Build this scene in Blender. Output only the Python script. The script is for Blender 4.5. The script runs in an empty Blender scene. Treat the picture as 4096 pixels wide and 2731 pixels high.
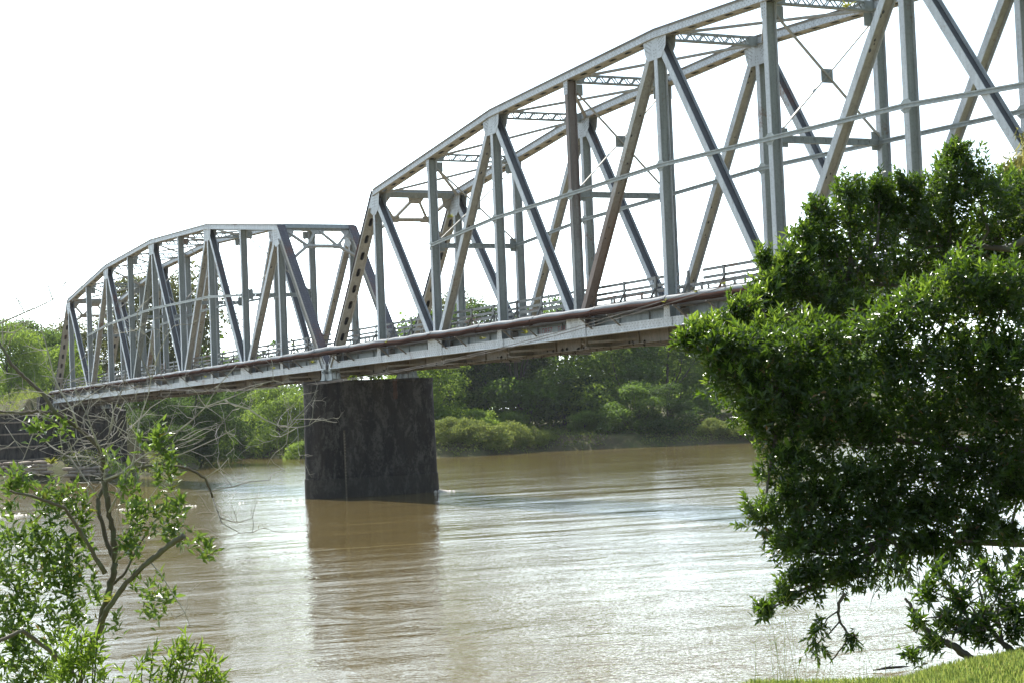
import bpy, math, random
import numpy as np
from mathutils import Vector, Matrix

R = math.radians
SC = bpy.context.scene
COL = SC.collection
random.seed(11)

# ------------------------------------------------------------------ camera
CAM = np.array([103.474, -38.410, 4.418])
YAW, PITCH, ROLL, FPX = 1.11383, 0.04261, -0.04195, 7150.4
_f = np.array([-math.sin(YAW)*math.cos(PITCH), math.cos(YAW)*math.cos(PITCH), math.sin(PITCH)])
_r = np.cross(_f, [0, 0, 1.0]); _r /= np.linalg.norm(_r)
_u = np.cross(_r, _f)
F = _f
RT = _r*math.cos(ROLL) + _u*math.sin(ROLL)
UP = -_r*math.sin(ROLL) + _u*math.cos(ROLL)
FH = np.array([F[0], F[1], 0])/math.hypot(F[0], F[1])      # level forward
RH = np.array([-FH[1], FH[0], 0])*-1.0                     # level right
ZB = 7.907                                                 # underside of the bottom chords above the water


def at(px, py, depth):
    """world point seen at photo pixel (4096 wide) at a given depth from where the photographer stood"""
    return CAM + (F + RT*(px-2048)/FPX - UP*(py-1365.5)/FPX)*depth


cd = bpy.data.cameras.new('camera')
cam = bpy.data.objects.new('camera', cd)
COL.objects.link(cam)
cd.sensor_width = 36
cd.lens = FPX/4096*36
cd.clip_start, cd.clip_end = 0.1, 5000
M = Matrix(((RT[0], UP[0], -F[0]), (RT[1], UP[1], -F[1]), (RT[2], UP[2], -F[2])))
cam.matrix_world = Matrix.Translation(Vector(CAM)) @ M.to_4x4()
SC.camera = cam

# ------------------------------------------------------------------ object helpers


def link(o, parent=None):
    COL.objects.link(o)
    if parent is not None:
        o.parent = parent
    return o


def tag(o, label=None, cat=None, group=None, kind=None):
    if label: o['label'] = label
    if cat: o['category'] = cat
    if group: o['group'] = group
    if kind: o['kind'] = kind
    return o


def thing(name, label, cat, loc=(0, 0, 0), group=None, rz=0.0):
    o = bpy.data.objects.new(name, None)
    o.empty_display_size = 0.3
    o.location = loc
    o.rotation_euler = (0, 0, rz)
    link(o)
    return tag(o, label, cat, group)


def copy_tree(o, parent=None):
    c = o.copy()
    link(c)
    c.parent = parent
    for ch in list(o.children):
        copy_tree(ch, c)
    return c


class MB:
    def __init__(s):
        s.v, s.f, s.m = [], [], []

    def add(s, vs, fs, mi=0):
        b = len(s.v)
        s.v += [tuple(map(float, p)) for p in vs]
        s.f += [tuple(b+i for i in f) for f in fs]
        s.m += [mi]*len(fs) if isinstance(mi, int) else list(mi)

    def box(s, x0, x1, y0, y1, z0, z1, mi=0):
        s.add([(x0, y0, z0), (x1, y0, z0), (x1, y1, z0), (x0, y1, z0), (x0, y0, z1), (x1, y0, z1), (x1, y1, z1), (x0, y1, z1)],
              [(0, 3, 2, 1), (4, 5, 6, 7), (0, 1, 5, 4), (1, 2, 6, 5), (2, 3, 7, 6), (3, 0, 4, 7)], mi)

    def quadprism(s, q, y0, y1, mi=0):
        """q: polygon of (x,z); extruded y0..y1"""
        n = len(q)
        a = sum(q[i][0]*q[(i+1) % n][1]-q[(i+1) % n][0]*q[i][1] for i in range(n))
        if a < 0: q = q[::-1]
        vs = [(x, y0, z) for x, z in q]+[(x, y1, z) for x, z in q]
        fs = [tuple(range(n)), tuple(range(2*n-1, n-1, -1))]
        fs += [(i, i+n, (i+1) % n+n, (i+1) % n) for i in range(n)]
        s.add(vs, fs, mi)

    def bar(s, p0, p1, w, y0, y1, mi=0):
        """bar in the truss plane from p0 to p1 (x,z), in-plane width w"""
        (x0, z0), (x1, z1) = p0, p1
        L = math.hypot(x1-x0, z1-z0)
        nx, nz = -(z1-z0)/L*w/2, (x1-x0)/L*w/2
        s.quadprism([(x0-nx, z0-nz), (x1-nx, z1-nz), (x1+nx, z1+nz), (x0+nx, z0+nz)], y0, y1, mi)

    def beam(s, a, b, w, h, mi=0, up=(0, 0, 1)):
        a, b = Vector(a), Vector(b)
        d = (b-a).normalized()
        sx = d.cross(Vector(up))
        if sx.length < 1e-4: sx = d.cross(Vector((1, 0, 0)))
        sx.normalize()
        uz = sx.cross(d)
        vs = []
        for p in (a, b):
            for i, j in ((-1, -1), (1, -1), (1, 1), (-1, 1)):
                vs.append(p+sx*(i*w/2)+uz*(j*h/2))
        s.add(vs, [(0, 1, 2, 3), (7, 6, 5, 4), (0, 4, 5, 1), (1, 5, 6, 2), (2, 6, 7, 3), (3, 7, 4, 0)], mi)

    def tube(s, pts, rad, n=8, mi=0, cap=True):
        pts = [Vector(p) for p in pts]
        if not isinstance(rad, (list, tuple)): rad = [rad]*len(pts)
        b = len(s.v)
        prev = None
        for i, p in enumerate(pts):
            d = (pts[min(i+1, len(pts)-1)]-pts[max(i-1, 0)])
            if d.length < 1e-9: d = Vector((0, 0, 1))
            d.normalize()
            if prev is None:
                x = d.cross(Vector((0.31, 0.22, 0.93)))
                if x.length < 1e-3: x = d.cross(Vector((1, 0, 0)))
            else:
                x = prev-d*prev.dot(d)
            x.normalize(); prev = x
            y = d.cross(x)
            for k in range(n):
                t = 2*math.pi*k/n
                s.v.append(tuple(p+(x*math.cos(t)+y*math.sin(t))*rad[i]))
        for i in range(len(pts)-1):
            for k in range(n):
                a0, a1 = b+i*n+k, b+i*n+(k+1) % n
                s.f.append((a0, a1, a1+n, a0+n)); s.m.append(mi)
        if cap:
            s.f.append(tuple(b+k for k in range(n-1, -1, -1))); s.m.append(mi)
            e = b+(len(pts)-1)*n
            s.f.append(tuple(e+k for k in range(n))); s.m.append(mi)

    def rivet(s, x, y, z, r=0.022, dirn=-1, mi=0):
        s.add([(x-r, y, z-r), (x+r, y, z-r), (x+r, y, z+r), (x-r, y, z+r), (x, y+dirn*r*0.8, z)],
              [(0, 1, 4), (1, 2, 4), (2, 3, 4), (3, 0, 4)], mi)

    def build(s, name, mats, parent=None, smooth=False, loc=None):
        me = bpy.data.meshes.new(name)
        me.from_pydata(s.v, [], s.f)
        for m in (mats if isinstance(mats, (list, tuple)) else [mats]):
            me.materials.append(m)
        if any(s.m):
            me.polygons.foreach_set('material_index', s.m)
        if smooth:
            me.polygons.foreach_set('use_smooth', [True]*len(me.polygons))
        me.update()
        o = bpy.data.objects.new(name, me)
        if loc is not None: o.location = loc
        return link(o, parent)


def np_mesh(name, V, Fc, mats, parent=None, mi=None, smooth=False):
    """V (n,3); Fc (m,k) equal sized faces"""
    V = np.asarray(V, dtype=np.float32); Fc = np.asarray(Fc, dtype=np.int32)
    me = bpy.data.meshes.new(name)
    k = Fc.shape[1]
    me.vertices.add(len(V)); me.vertices.foreach_set('co', V.ravel())
    me.loops.add(Fc.size); me.loops.foreach_set('vertex_index', Fc.ravel())
    me.polygons.add(len(Fc))
    me.polygons.foreach_set('loop_start', np.arange(0, Fc.size, k, dtype=np.int32))
    me.polygons.foreach_set('loop_total', np.full(len(Fc), k, dtype=np.int32))
    for m in (mats if isinstance(mats, (list, tuple)) else [mats]): me.materials.append(m)
    if mi is not None: me.polygons.foreach_set('material_index', np.asarray(mi, dtype=np.int32))
    if smooth: me.polygons.foreach_set('use_smooth', np.ones(len(Fc), dtype=bool))
    me.update(calc_edges=True); me.validate()
    o = bpy.data.objects.new(name, me)
    return link(o, parent)


# ------------------------------------------------------------------ materials
class NT:
    def __init__(s, name):
        s.mat = bpy.data.materials.new(name)
        s.mat.use_nodes = True
        s.t = s.mat.node_tree
        s.t.nodes.clear()
        s.out = s.t.nodes.new('ShaderNodeOutputMaterial')

    def n(s, typ, **kw):
        nd = s.t.nodes.new(typ)
        for k, v in kw.items():
            if k in nd.inputs: nd.inputs[k].default_value = v
            else: setattr(nd, k, v)
        return nd

    def l(s, a, b): s.t.links.new(a, b)

    def noise(s, vec, scale, detail=4, rough=0.55, dist=0.0):
        nd = s.n('ShaderNodeTexNoise')
        nd.inputs['Scale'].default_value = scale
        nd.inputs['Detail'].default_value = detail
        nd.inputs['Roughness'].default_value = rough
        nd.inputs['Distortion'].default_value = dist
        if vec is not None: s.l(vec, nd.inputs['Vector'])
        return nd.outputs['Fac']

    def mapping(s, vec, scale=(1, 1, 1), rot=(0, 0, 0), loc=(0, 0, 0)):
        nd = s.n('ShaderNodeMapping')
        nd.inputs['Scale'].default_value = scale
        nd.inputs['Rotation'].default_value = rot
        nd.inputs['Location'].default_value = loc
        s.l(vec, nd.inputs['Vector'])
        return nd.outputs[0]

    def ramp(s, fac, stops):
        nd = s.n('ShaderNodeValToRGB')
        cr = nd.color_ramp
        while len(cr.elements) < len(stops): cr.elements.new(0.5)
        for e, (p, c) in zip(cr.elements, stops):
            e.position = p
            e.color = (c[0], c[1], c[2], 1) if not isinstance(c, (int, float)) else (c, c, c, 1)
        s.l(fac, nd.inputs[0])
        return nd.outputs[0]

    def mix(s, fac, a, b, blend='MIX'):
        nd = s.n('ShaderNodeMix', data_type='RGBA', blend_type=blend)
        for sock, val in ((nd.inputs[0], fac), (nd.inputs[6], a), (nd.inputs[7], b)):
            if isinstance(val, (int, float)): sock.default_value = val
            elif isinstance(val, tuple): sock.default_value = (*val[:3], 1)
            else: s.l(val, sock)
        return nd.outputs[2]

    def math(s, op, a, b=0.0):
        nd = s.n('ShaderNodeMath', operation=op)
        for sock, val in ((nd.inputs[0], a), (nd.inputs[1], b)):
            if isinstance(val, (int, float)): sock.default_value = val
            else: s.l(val, sock)
        return nd.outputs[0]

    def pos(s): return s.n('ShaderNodeNewGeometry').outputs['Position']
    def obj(s): return s.n('ShaderNodeTexCoord').outputs['Object']

    def principled(s, color, rough=0.5, spec=0.5, metal=0.0, bump=None, bstr=0.3, bdist=0.02, **kw):
        p = s.n('ShaderNodeBsdfPrincipled')
        if isinstance(color, tuple): p.inputs['Base Color'].default_value = (*color, 1)
        else: s.l(color, p.inputs['Base Color'])
        if isinstance(rough, (int, float)): p.inputs['Roughness'].default_value = rough
        else: s.l(rough, p.inputs['Roughness'])
        p.inputs['Specular IOR Level'].default_value = spec
        p.inputs['Metallic'].default_value = metal
        for k, v in kw.items(): p.inputs[k].default_value = v
        if bump is not None:
            b = s.n('ShaderNodeBump')
            b.inputs['Strength'].default_value = bstr
            b.inputs['Distance'].default_value = bdist
            s.l(bump, b.inputs['Height'])
            s.l(b.outputs[0], p.inputs['Normal'])
        return p

    def done(s, sh):
        s.l(sh.outputs[0] if hasattr(sh, 'outputs') else sh, s.out.inputs['Surface'])
        return s.mat


def steel_mat(name, base, rust_amt, grime=0.35, rust_col=(0.14, 0.065, 0.035), zband=None):
    """weathered aluminium paint: drips, dirt and patches of rust"""
    t = NT(name)
    p = t.pos()
    big = t.noise(p, 0.45, 5, 0.6)
    streak = t.noise(t.mapping(p, (3.0, 3.0, 0.35)), 1.6, 5, 0.65)
    fine = t.noise(p, 9.0, 4, 0.7)
    c = t.mix(t.ramp(streak, [(0.35, 0.0), (0.75, 1.0)]), tuple(base), tuple(b*0.66 for b in base))
    c = t.mix(t.math('MULTIPLY', t.ramp(fine, [(0.5, 0.0), (0.72, 1.0)]), grime), c, (0.10, 0.095, 0.085))
    lo = 0.74-0.34*rust_amt
    rm = t.math('MULTIPLY', t.ramp(t.math('ADD', t.math('MULTIPLY', big, 0.75), t.math('MULTIPLY', fine, 0.25)),
                                   [(lo-0.05, 0.0), (lo+0.05, 1.0)]), 0.85)
    if zband:                                   # a rusted length that fades out along the member
        sp_ = t.n('ShaderNodeSeparateXYZ'); t.l(p, sp_.inputs[0])
        zz = t.math('ADD', sp_.outputs[2], t.math('MULTIPLY', t.math('SUBTRACT', streak, 0.5), 5.0))
        mr = t.n('ShaderNodeMapRange'); mr.inputs['From Min'].default_value = zband[0]; mr.inputs['From Max'].default_value = zband[1]
        t.l(zz, mr.inputs['Value'])
        rm = t.math('MAXIMUM', rm, t.math('MULTIPLY', mr.outputs[0], 0.58))
    rc = t.mix(fine, rust_col, tuple(x*1.9 for x in rust_col))
    c = t.mix(rm, c, rc)
    rough = t.ramp(rm, [(0, 0.5), (1, 0.85)])
    return t.done(t.principled(c, rough, 0.35, 0.0, fine, 0.25, 0.006))


M_ST = steel_mat('silver_paint', (0.56, 0.60, 0.645), 0.25)
M_ST2 = steel_mat('greenish_grey_paint', (0.31, 0.345, 0.345), 0.26)
M_RUST = steel_mat('paint_rusted_above', (0.36, 0.38, 0.385), 0.3, 0.5, (0.105, 0.062, 0.05), (ZB+3.6, ZB+7.0))
M_RUSTB = steel_mat('paint_rusted_below', (0.42, 0.42, 0.40), 0.3, 0.5, (0.13, 0.07, 0.052), (ZB+7.5, ZB+4.5))
M_BAND = steel_mat('brown_stained_edge', (0.22, 0.195, 0.16), 0.4, 0.6, (0.10, 0.06, 0.04))
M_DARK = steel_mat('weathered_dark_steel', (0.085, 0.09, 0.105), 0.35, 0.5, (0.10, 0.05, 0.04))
M_PURP = steel_mat('dark_riveted_steel', (0.095, 0.092, 0.115), 0.52, 0.5, (0.12, 0.065, 0.055))
M_BEIGE = steel_mat('cream_bounce_paint', (0.43, 0.415, 0.375), 0.30)  # warm light thrown up off the water is put into this cream
M_UNDER = steel_mat('dirty_floor_steel', (0.24, 0.21, 0.175), 0.36, 0.8, (0.12, 0.075, 0.05))
M_RAIL = steel_mat('railing_paint', (0.20, 0.205, 0.20), 0.45)
M_RIV = steel_mat('rivet_heads', (0.28, 0.30, 0.32), 0.3)


def m_pipe_silver():
    t = NT('galvanised_pipe')
    p = t.pos()
    n = t.noise(p, 5.0, 5, 0.65)
    c = t.mix(n, (0.175, 0.20, 0.225), (0.11, 0.122, 0.135))
    return t.done(t.principled(c, 0.62, 0.35, 0.0, t.noise(p, 3.0, 3), 0.4, 0.03))


def m_pipe_rust():
    t = NT('rusty_pipe')
    p = t.pos()
    n = t.noise(t.mapping(p, (0.6, 3, 3)), 2.0, 5, 0.65)
    f = t.noise(p, 14.0, 3, 0.6)
    c = t.mix(n, (0.034, 0.021, 0.018), (0.062, 0.037, 0.030))
    c = t.mix(t.ramp(f, [(0.55, 0.0), (0.75, 0.6)]), c, (0.03, 0.019, 0.016))
    return t.done(t.principled(c, 0.9, 0.0, 0.0, f, 0.3, 0.01))


M_PIPE, M_PIPER = m_pipe_silver(), m_pipe_rust()


def m_pier():
    t = NT('stained_pier_concrete')
    p = t.pos()
    st = t.noise(t.mapping(p, (0.9, 0.9, 0.16)), 1.25, 8, 0.68, 0.7)
    st2 = t.noise(t.mapping(p, (1.6, 1.6, 0.7)), 1.0, 8, 0.75, 0.6)
    fine = t.noise(p, 6.0, 6, 0.75)
    c = t.mix(t.ramp(st, [(0.36, 0.0), (0.62, 1.0)]), (0.013, 0.013, 0.015), (0.044, 0.039, 0.036))
    c = t.mix(t.ramp(t.math('MULTIPLY', st2, t.math('ADD', fine, 0.45)), [(0.46, 0.0), (0.58, 0.6)]), c, (0.15, 0.143, 0.132))
    c = t.mix(t.ramp(fine, [(0.52, 0.0), (0.66, 0.6)]), c, (0.028, 0.026, 0.028))
    # rusty brown run below one bearing
    sep = t.n('ShaderNodeSeparateXYZ'); t.l(p, sep.inputs[0])
    d = t.math('ABSOLUTE', t.math('SUBTRACT', sep.outputs[1], 4.0))
    run = t.math('MULTIPLY', t.math('LESS_THAN', t.math('SUBTRACT', d, t.math('MULTIPLY', t.math('SUBTRACT', st2, 0.5), 0.5)), 0.12),
                 t.math('GREATER_THAN', sep.outputs[2], 5.9))
    c = t.mix(t.math('MULTIPLY', run, t.math('MULTIPLY', fine, 0.9)), c, (0.13, 0.05, 0.03))
    # flood-washed lower metre is cleaner and greyer
    lowm = t.math('LESS_THAN', t.math('ADD', sep.outputs[2], t.math('MULTIPLY', fine, 0.25)), 1.28)
    c = t.mix(t.math('MULTIPLY', lowm, 0.4), c, (0.062, 0.056, 0.046))
    return t.done(t.principled(c, 0.9, 0.2, 0.0, fine, 0.6, 0.03))


M_PIER = m_pier()


def stone_mat(name, a, b, dark):
    t = NT(name)
    p = t.pos()
    n1 = t.noise(p, 0.9, 5, 0.6); n2 = t.noise(t.mapping(p, (2, 2, 0.5)), 1.6, 6, 0.7); n3 = t.noise(p, 8, 4, 0.7)
    c = t.mix(n1, a, b)
    c = t.mix(t.ramp(n2, [(0.42, 0.0), (0.62, 0.9)]), c, dark)
    return t.done(t.principled(c, 0.92, 0.2, 0.0, n3, 0.7, 0.04))


M_STONE = stone_mat('shaded_stone', (0.05, 0.05, 0.05), (0.10, 0.09, 0.08), (0.022, 0.023, 0.025))  # terrace faces turned from the sun: their shade put into dark stone
M_LEDGE = stone_mat('pale_lit_ledge', (0.36, 0.31, 0.26), (0.27, 0.235, 0.20), (0.17, 0.15, 0.13))  # lighter coping and step tops, with sunlight put into the tone
M_ABUT = stone_mat('abutment_concrete', (0.045, 0.042, 0.04), (0.08, 0.07, 0.06), (0.02, 0.02, 0.021))
M_BAG = stone_mat('sandbag_cloth', (0.42, 0.36, 0.30), (0.34, 0.29, 0.24), (0.27, 0.23, 0.19))


def leaf_mat(name, a, b, rough=0.35, spec=0.5, trans=0.3, tcol=(0.22, 0.36, 0.05), alt=None, altp=0.06):
    t = NT(name)
    g = t.n('ShaderNodeNewGeometry')
    rnd = g.outputs['Random Per Island']
    c = t.mix(rnd, a, b)
    if alt:
        r2 = t.math('FRACT', t.math('MULTIPLY', rnd, 37.31))
        c = t.mix(t.math('LESS_THAN', r2, altp), c, alt)
    p = t.principled(c, rough, spec)
    tr = t.n('ShaderNodeBsdfTranslucent')
    tc = t.mix(rnd, tuple(x*0.8 for x in tcol), tcol)
    t.l(tc, tr.inputs['Color'])
    mx = t.n('ShaderNodeMixShader')
    mx.inputs[0].default_value = trans
    t.l(p.outputs[0], mx.inputs[1]); t.l(tr.outputs[0], mx.inputs[2])
    return t.done(mx)


L_GLOSS = leaf_mat('glossy_dark_leaf', (0.008, 0.020, 0.006), (0.024, 0.056, 0.011), 0.24, 0.55, 0.24, (0.24, 0.43, 0.028), (0.16, 0.07, 0.03), 0.012)
L_SHRUB = leaf_mat('shrub_leaf', (0.040, 0.085, 0.018), (0.075, 0.14, 0.028), 0.32, 0.55, 0.33, (0.26, 0.40, 0.05), (0.35, 0.20, 0.04), 0.025)
L_YELL = leaf_mat('yellow_leaf_lit_tips', (0.075, 0.15, 0.018), (0.13, 0.23, 0.028), 0.4, 0.4, 0.36, (0.36, 0.52, 0.05))  # yellow shrub leaves; on the big tree's tips it stands for sunlight
L_FEATH = leaf_mat('feathery_leaf', (0.14, 0.15, 0.05), (0.20, 0.19, 0.06), 0.5, 0.4, 0.4, (0.42, 0.40, 0.10))
L_FAR1 = leaf_mat('far_dark_leaf', (0.018, 0.040, 0.013), (0.034, 0.070, 0.019), 0.6, 0.12, 0.32, (0.17, 0.30, 0.035))
L_FAR2 = leaf_mat('far_mid_leaf', (0.030, 0.066, 0.016), (0.058, 0.112, 0.023), 0.6, 0.12, 0.40, (0.26, 0.42, 0.05))
L_FAR3 = leaf_mat('far_bright_leaf', (0.055, 0.108, 0.020), (0.100, 0.172, 0.030), 0.6, 0.12, 0.44, (0.38, 0.54, 0.06))
L_OLIVE = leaf_mat('olive_leaf', (0.065, 0.08, 0.028), (0.11, 0.12, 0.042), 0.6, 0.12, 0.3, (0.24, 0.26, 0.07))
L_SCRUB = leaf_mat('scrub_leaf', (0.09, 0.14, 0.034), (0.17, 0.225, 0.060), 0.6, 0.1, 0.4, (0.30, 0.36, 0.07), (0.20, 0.16, 0.08), 0.10)
L_BROM = leaf_mat('bromeliad_leaf', (0.16, 0.20, 0.04), (0.25, 0.26, 0.05), 0.5, 0.3, 0.35, (0.42, 0.44, 0.08))
L_GRASS = leaf_mat('grass_blade', (0.115, 0.20, 0.035), (0.20, 0.29, 0.06), 0.45, 0.4, 0.42, (0.48, 0.56, 0.12), (0.38, 0.32, 0.14), 0.14)


def bark_mat(name, a, b, lich):
    t = NT(name)
    p = t.pos()
    n = t.noise(t.mapping(p, (1, 1, 0.5)), 14, 5, 0.7); m = t.noise(p, 5, 4, 0.6)
    c = t.mix(n, a, b)
    c = t.mix(t.ramp(m, [(0.5, 0.0), (0.62, 0.8)]), c, lich)
    return t.done(t.principled(c, 0.85, 0.25, 0.0, n, 0.6, 0.012))


M_BARK = bark_mat('bark', (0.075, 0.062, 0.048), (0.14, 0.12, 0.095), (0.13, 0.14, 0.10))
M_TWIG = bark_mat('bare_twig', (0.30, 0.28, 0.25), (0.48, 0.45, 0.41), (0.18, 0.165, 0.15))
M_FBARK = bark_mat('far_bark', (0.055, 0.047, 0.038), (0.10, 0.088, 0.07), (0.07, 0.07, 0.05))


def ground_mat(name, a, b, c3):
    t = NT(name)
    p = t.pos()
    n1 = t.noise(p, 0.25, 5, 0.6); n2 = t.noise(p, 2.5, 5, 0.7)
    c = t.mix(t.ramp(n1, [(0.35, 0.0), (0.65, 1.0)]), a, b)
    c = t.mix(t.ramp(n2, [(0.5, 0.0), (0.7, 0.8)]), c, c3)
    return t.done(t.principled(c, 0.95, 0.15, 0.0, n2, 0.8, 0.06))


M_FARGROUND = ground_mat('far_bank_soil', (0.075, 0.062, 0.04), (0.07, 0.085, 0.03), (0.12, 0.095, 0.06))
M_NEARGROUND = ground_mat('near_bank_turf', (0.11, 0.14, 0.03), (0.15, 0.17, 0.045), (0.13, 0.11, 0.055))


def m_plain(name, c, rough=0.6, spec=0.4, metal=0.0):
    t = NT(name)
    n = t.noise(t.pos(), 11, 4, 0.6)
    return t.done(t.principled(t.mix(n, tuple(x*0.82 for x in c), c), rough, spec, metal))


M_CABLE = m_plain('cable_grey', (0.13, 0.125, 0.12), 0.8, 0.1)
M_RED = m_plain('faded_red_paint', (0.33, 0.075, 0.085), 0.7)
M_FOAM = m_plain('river_foam', (0.60, 0.57, 0.52), 0.6)
M_DECK = m_plain('deck_concrete', (0.20, 0.185, 0.165), 0.9, 0.2)
M_BLACK = m_plain('dark_metal', (0.035, 0.034, 0.033), 0.6)
M_CARP = m_plain('silver_car_paint', (0.55, 0.56, 0.58), 0.25, 0.6, 0.5)
M_GLASS = m_plain('tinted_glass', (0.03, 0.035, 0.04), 0.08, 0.6)
M_WOODPOLE = m_plain('pole_rust', (0.17, 0.11, 0.08), 0.85)
M_GAUGE = m_plain('gauge_paint', (0.10, 0.085, 0.06), 0.8)


def m_water():
    t = NT('muddy_river_water')
    p = t.pos()
    ang = math.atan2(FH[0], -FH[1])
    # the current runs along y; ripples are stretched along it
    rot = (0, 0, R(-26))
    big = t.noise(t.mapping(p, (0.16, 0.055, 1), rot), 1.0, 3, 0.5, 0.3)
    mid = t.noise(t.mapping(p, (0.52, 0.36, 1), rot), 1.0, 5, 0.6, 1.0)
    sml = t.noise(t.mapping(p, (3.2, 1.5, 1), rot), 1.0, 3, 0.55, 0.2)
    tiny = t.noise(t.mapping(p, (11, 6, 1), rot), 1.0, 2, 0.5)
    # calmer and livelier patches of current
    patch = t.ramp(t.noise(t.mapping(p, (0.035, 0.014, 1), rot), 1.0, 4, 0.6, 0.6), [(0.38, 0.45), (0.62, 1.0)])
    hgt = t.math('ADD', t.math('MULTIPLY', big, 0.19), t.math('MULTIPLY', t.math('MULTIPLY', mid, patch), 0.080))
    hgt = t.math('ADD', hgt, t.math('MULTIPLY', t.math('MULTIPLY', sml, patch), 0.012))
    hgt = t.math('ADD', hgt, t.math('MULTIPLY', t.math('MULTIPLY', tiny, patch), 0.011))
    silt = t.noise(t.mapping(p, (0.06, 0.02, 1), rot), 1.0, 5, 0.6, 0.8)
    c = t.mix(silt, (0.112, 0.082, 0.028), (0.150, 0.114, 0.048))
    b = t.n('ShaderNodeBump'); b.inputs['Strength'].default_value = 1.0; b.inputs['Distance'].default_value = 1.0
    t.l(hgt, b.inputs['Height'])
    pr = t.principled(c, 0.06, 0.5)
    pr.inputs['IOR'].default_value = 1.333
    t.l(b.outputs[0], pr.inputs['Normal'])
    return t.done(pr)


M_WATER = m_water()

# ------------------------------------------------------------------ light and sky
SUN_EL, SUN_DIR = R(50), Vector((-1.0, -0.03, 0)).normalized()
sd = SUN_DIR*math.cos(SUN_EL)+Vector((0, 0, math.sin(SUN_EL)))
ld = bpy.data.lights.new('sun', 'SUN'); ld.energy = 5.0; ld.angle = R(0.55); ld.color = (1.0, 0.955, 0.88)
lo = bpy.data.objects.new('sun', ld); link(lo)
lo.rotation_euler = (-sd).to_track_quat('-Z', 'Y').to_euler()
lo.location = (0, 0, 60)
W = bpy.data.worlds.new('World'); SC.world = W; W.use_nodes = True
wt = W.node_tree; wt.nodes.clear()
wo = wt.nodes.new('ShaderNodeOutputWorld'); wb = wt.nodes.new('ShaderNodeBackground')
sky = wt.nodes.new('ShaderNodeTexSky'); sky.sky_type = 'NISHITA'; sky.sun_disc = False
sky.sun_elevation = SUN_EL; sky.sun_rotation = math.atan2(SUN_DIR.x, SUN_DIR.y)
sky.air_density = 1.0; sky.dust_density = 0.5; sky.ozone_density = 1.0; sky.altitude = 20
# thin bright cloud veil
tc = wt.nodes.new('ShaderNodeTexCoord')
mp = wt.nodes.new('ShaderNodeMapping'); mp.inputs['Scale'].default_value = (2.2, 2.2, 5.0)
ns = wt.nodes.new('ShaderNodeTexNoise'); ns.inputs['Scale'].default_value = 1.7; ns.inputs['Detail'].default_value = 7; ns.inputs['Roughness'].default_value = 0.55
cr = wt.nodes.new('ShaderNodeValToRGB')
cr.color_ramp.elements[0].position = 0.43; cr.color_ramp.elements[0].color = (0.22, 0.22, 0.22, 1)
cr.color_ramp.elements[1].position = 0.60; cr.color_ramp.elements[1].color = (0.85, 0.85, 0.85, 1)
mx = wt.nodes.new('ShaderNodeMix'); mx.data_type = 'RGBA'
wt.links.new(tc.outputs['Generated'], mp.inputs['Vector']); wt.links.new(mp.outputs[0], ns.inputs['Vector'])
wt.links.new(ns.outputs['Fac'], cr.inputs[0]); nrm = wt.nodes.new('ShaderNodeVectorMath'); nrm.operation = 'DOT_PRODUCT'
nrm.inputs[1].default_value = tuple(sd)
wt.links.new(tc.outputs['Generated'], nrm.inputs[0])
vr = wt.nodes.new('ShaderNodeMapRange'); vr.interpolation_type = 'SMOOTHSTEP'
vr.inputs['From Min'].default_value = 0.0; vr.inputs['From Max'].default_value = 0.58
vr.inputs['To Min'].default_value = 2.2; vr.inputs['To Max'].default_value = 19.0
wt.links.new(nrm.outputs['Value'], vr.inputs['Value'])
vm = wt.nodes.new('ShaderNodeVectorMath'); vm.operation = 'SCALE'
vm.inputs[0].default_value = (0.86, 1.0, 1.05)
sz = wt.nodes.new('ShaderNodeSeparateXYZ'); wt.links.new(tc.outputs['Generated'], sz.inputs[0])
hz = wt.nodes.new('ShaderNodeMapRange'); hz.interpolation_type = 'SMOOTHSTEP'      # the haze is brightest low down
hz.inputs['From Min'].default_value = 0.02; hz.inputs['From Max'].default_value = 0.34
hz.inputs['To Min'].default_value = 1.75; hz.inputs['To Max'].default_value = 0.36
wt.links.new(sz.outputs[2], hz.inputs['Value'])
hm = wt.nodes.new('ShaderNodeMath'); hm.operation = 'MULTIPLY'
wt.links.new(vr.outputs[0], hm.inputs[0]); wt.links.new(hz.outputs[0], hm.inputs[1])
wt.links.new(hm.outputs[0], vm.inputs['Scale'])
wt.links.new(cr.outputs[0], mx.inputs[0]); wt.links.new(vm.outputs[0], mx.inputs[7])
wt.links.new(sky.outputs[0], mx.inputs[6]); wt.links.new(mx.outputs[2], wb.inputs['Color'])
wb.inputs['Strength'].default_value = 0.11
wt.links.new(wb.outputs[0], wo.inputs['Surface'])
SC.view_settings.view_transform = 'Standard'; SC.view_settings.look = 'None'
SC.view_settings.gamma = 1.0; SC.view_settings.use_curve_mapping = False
SC.view_settings.exposure = 0.98

# ------------------------------------------------------------------ the truss bridge
P, D, CH = 8.0, 0.46, 0.38           # panel length, truss depth, chord height
WF = 5.068                           # near truss face to far truss face
HT = {0: 0.0, 1: 9.955, 3: 11.826, 5: 12.408, 7: 11.826, 9: 9.955, 10: 0.0}
for n in (2, 4, 6, 8): HT[n] = (HT[n-1]+HT[n+1])/2
def top(n): return (n*P, HT[n])
def bot(n): return (n*P, 0.18)
SPAN = 80.0


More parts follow.
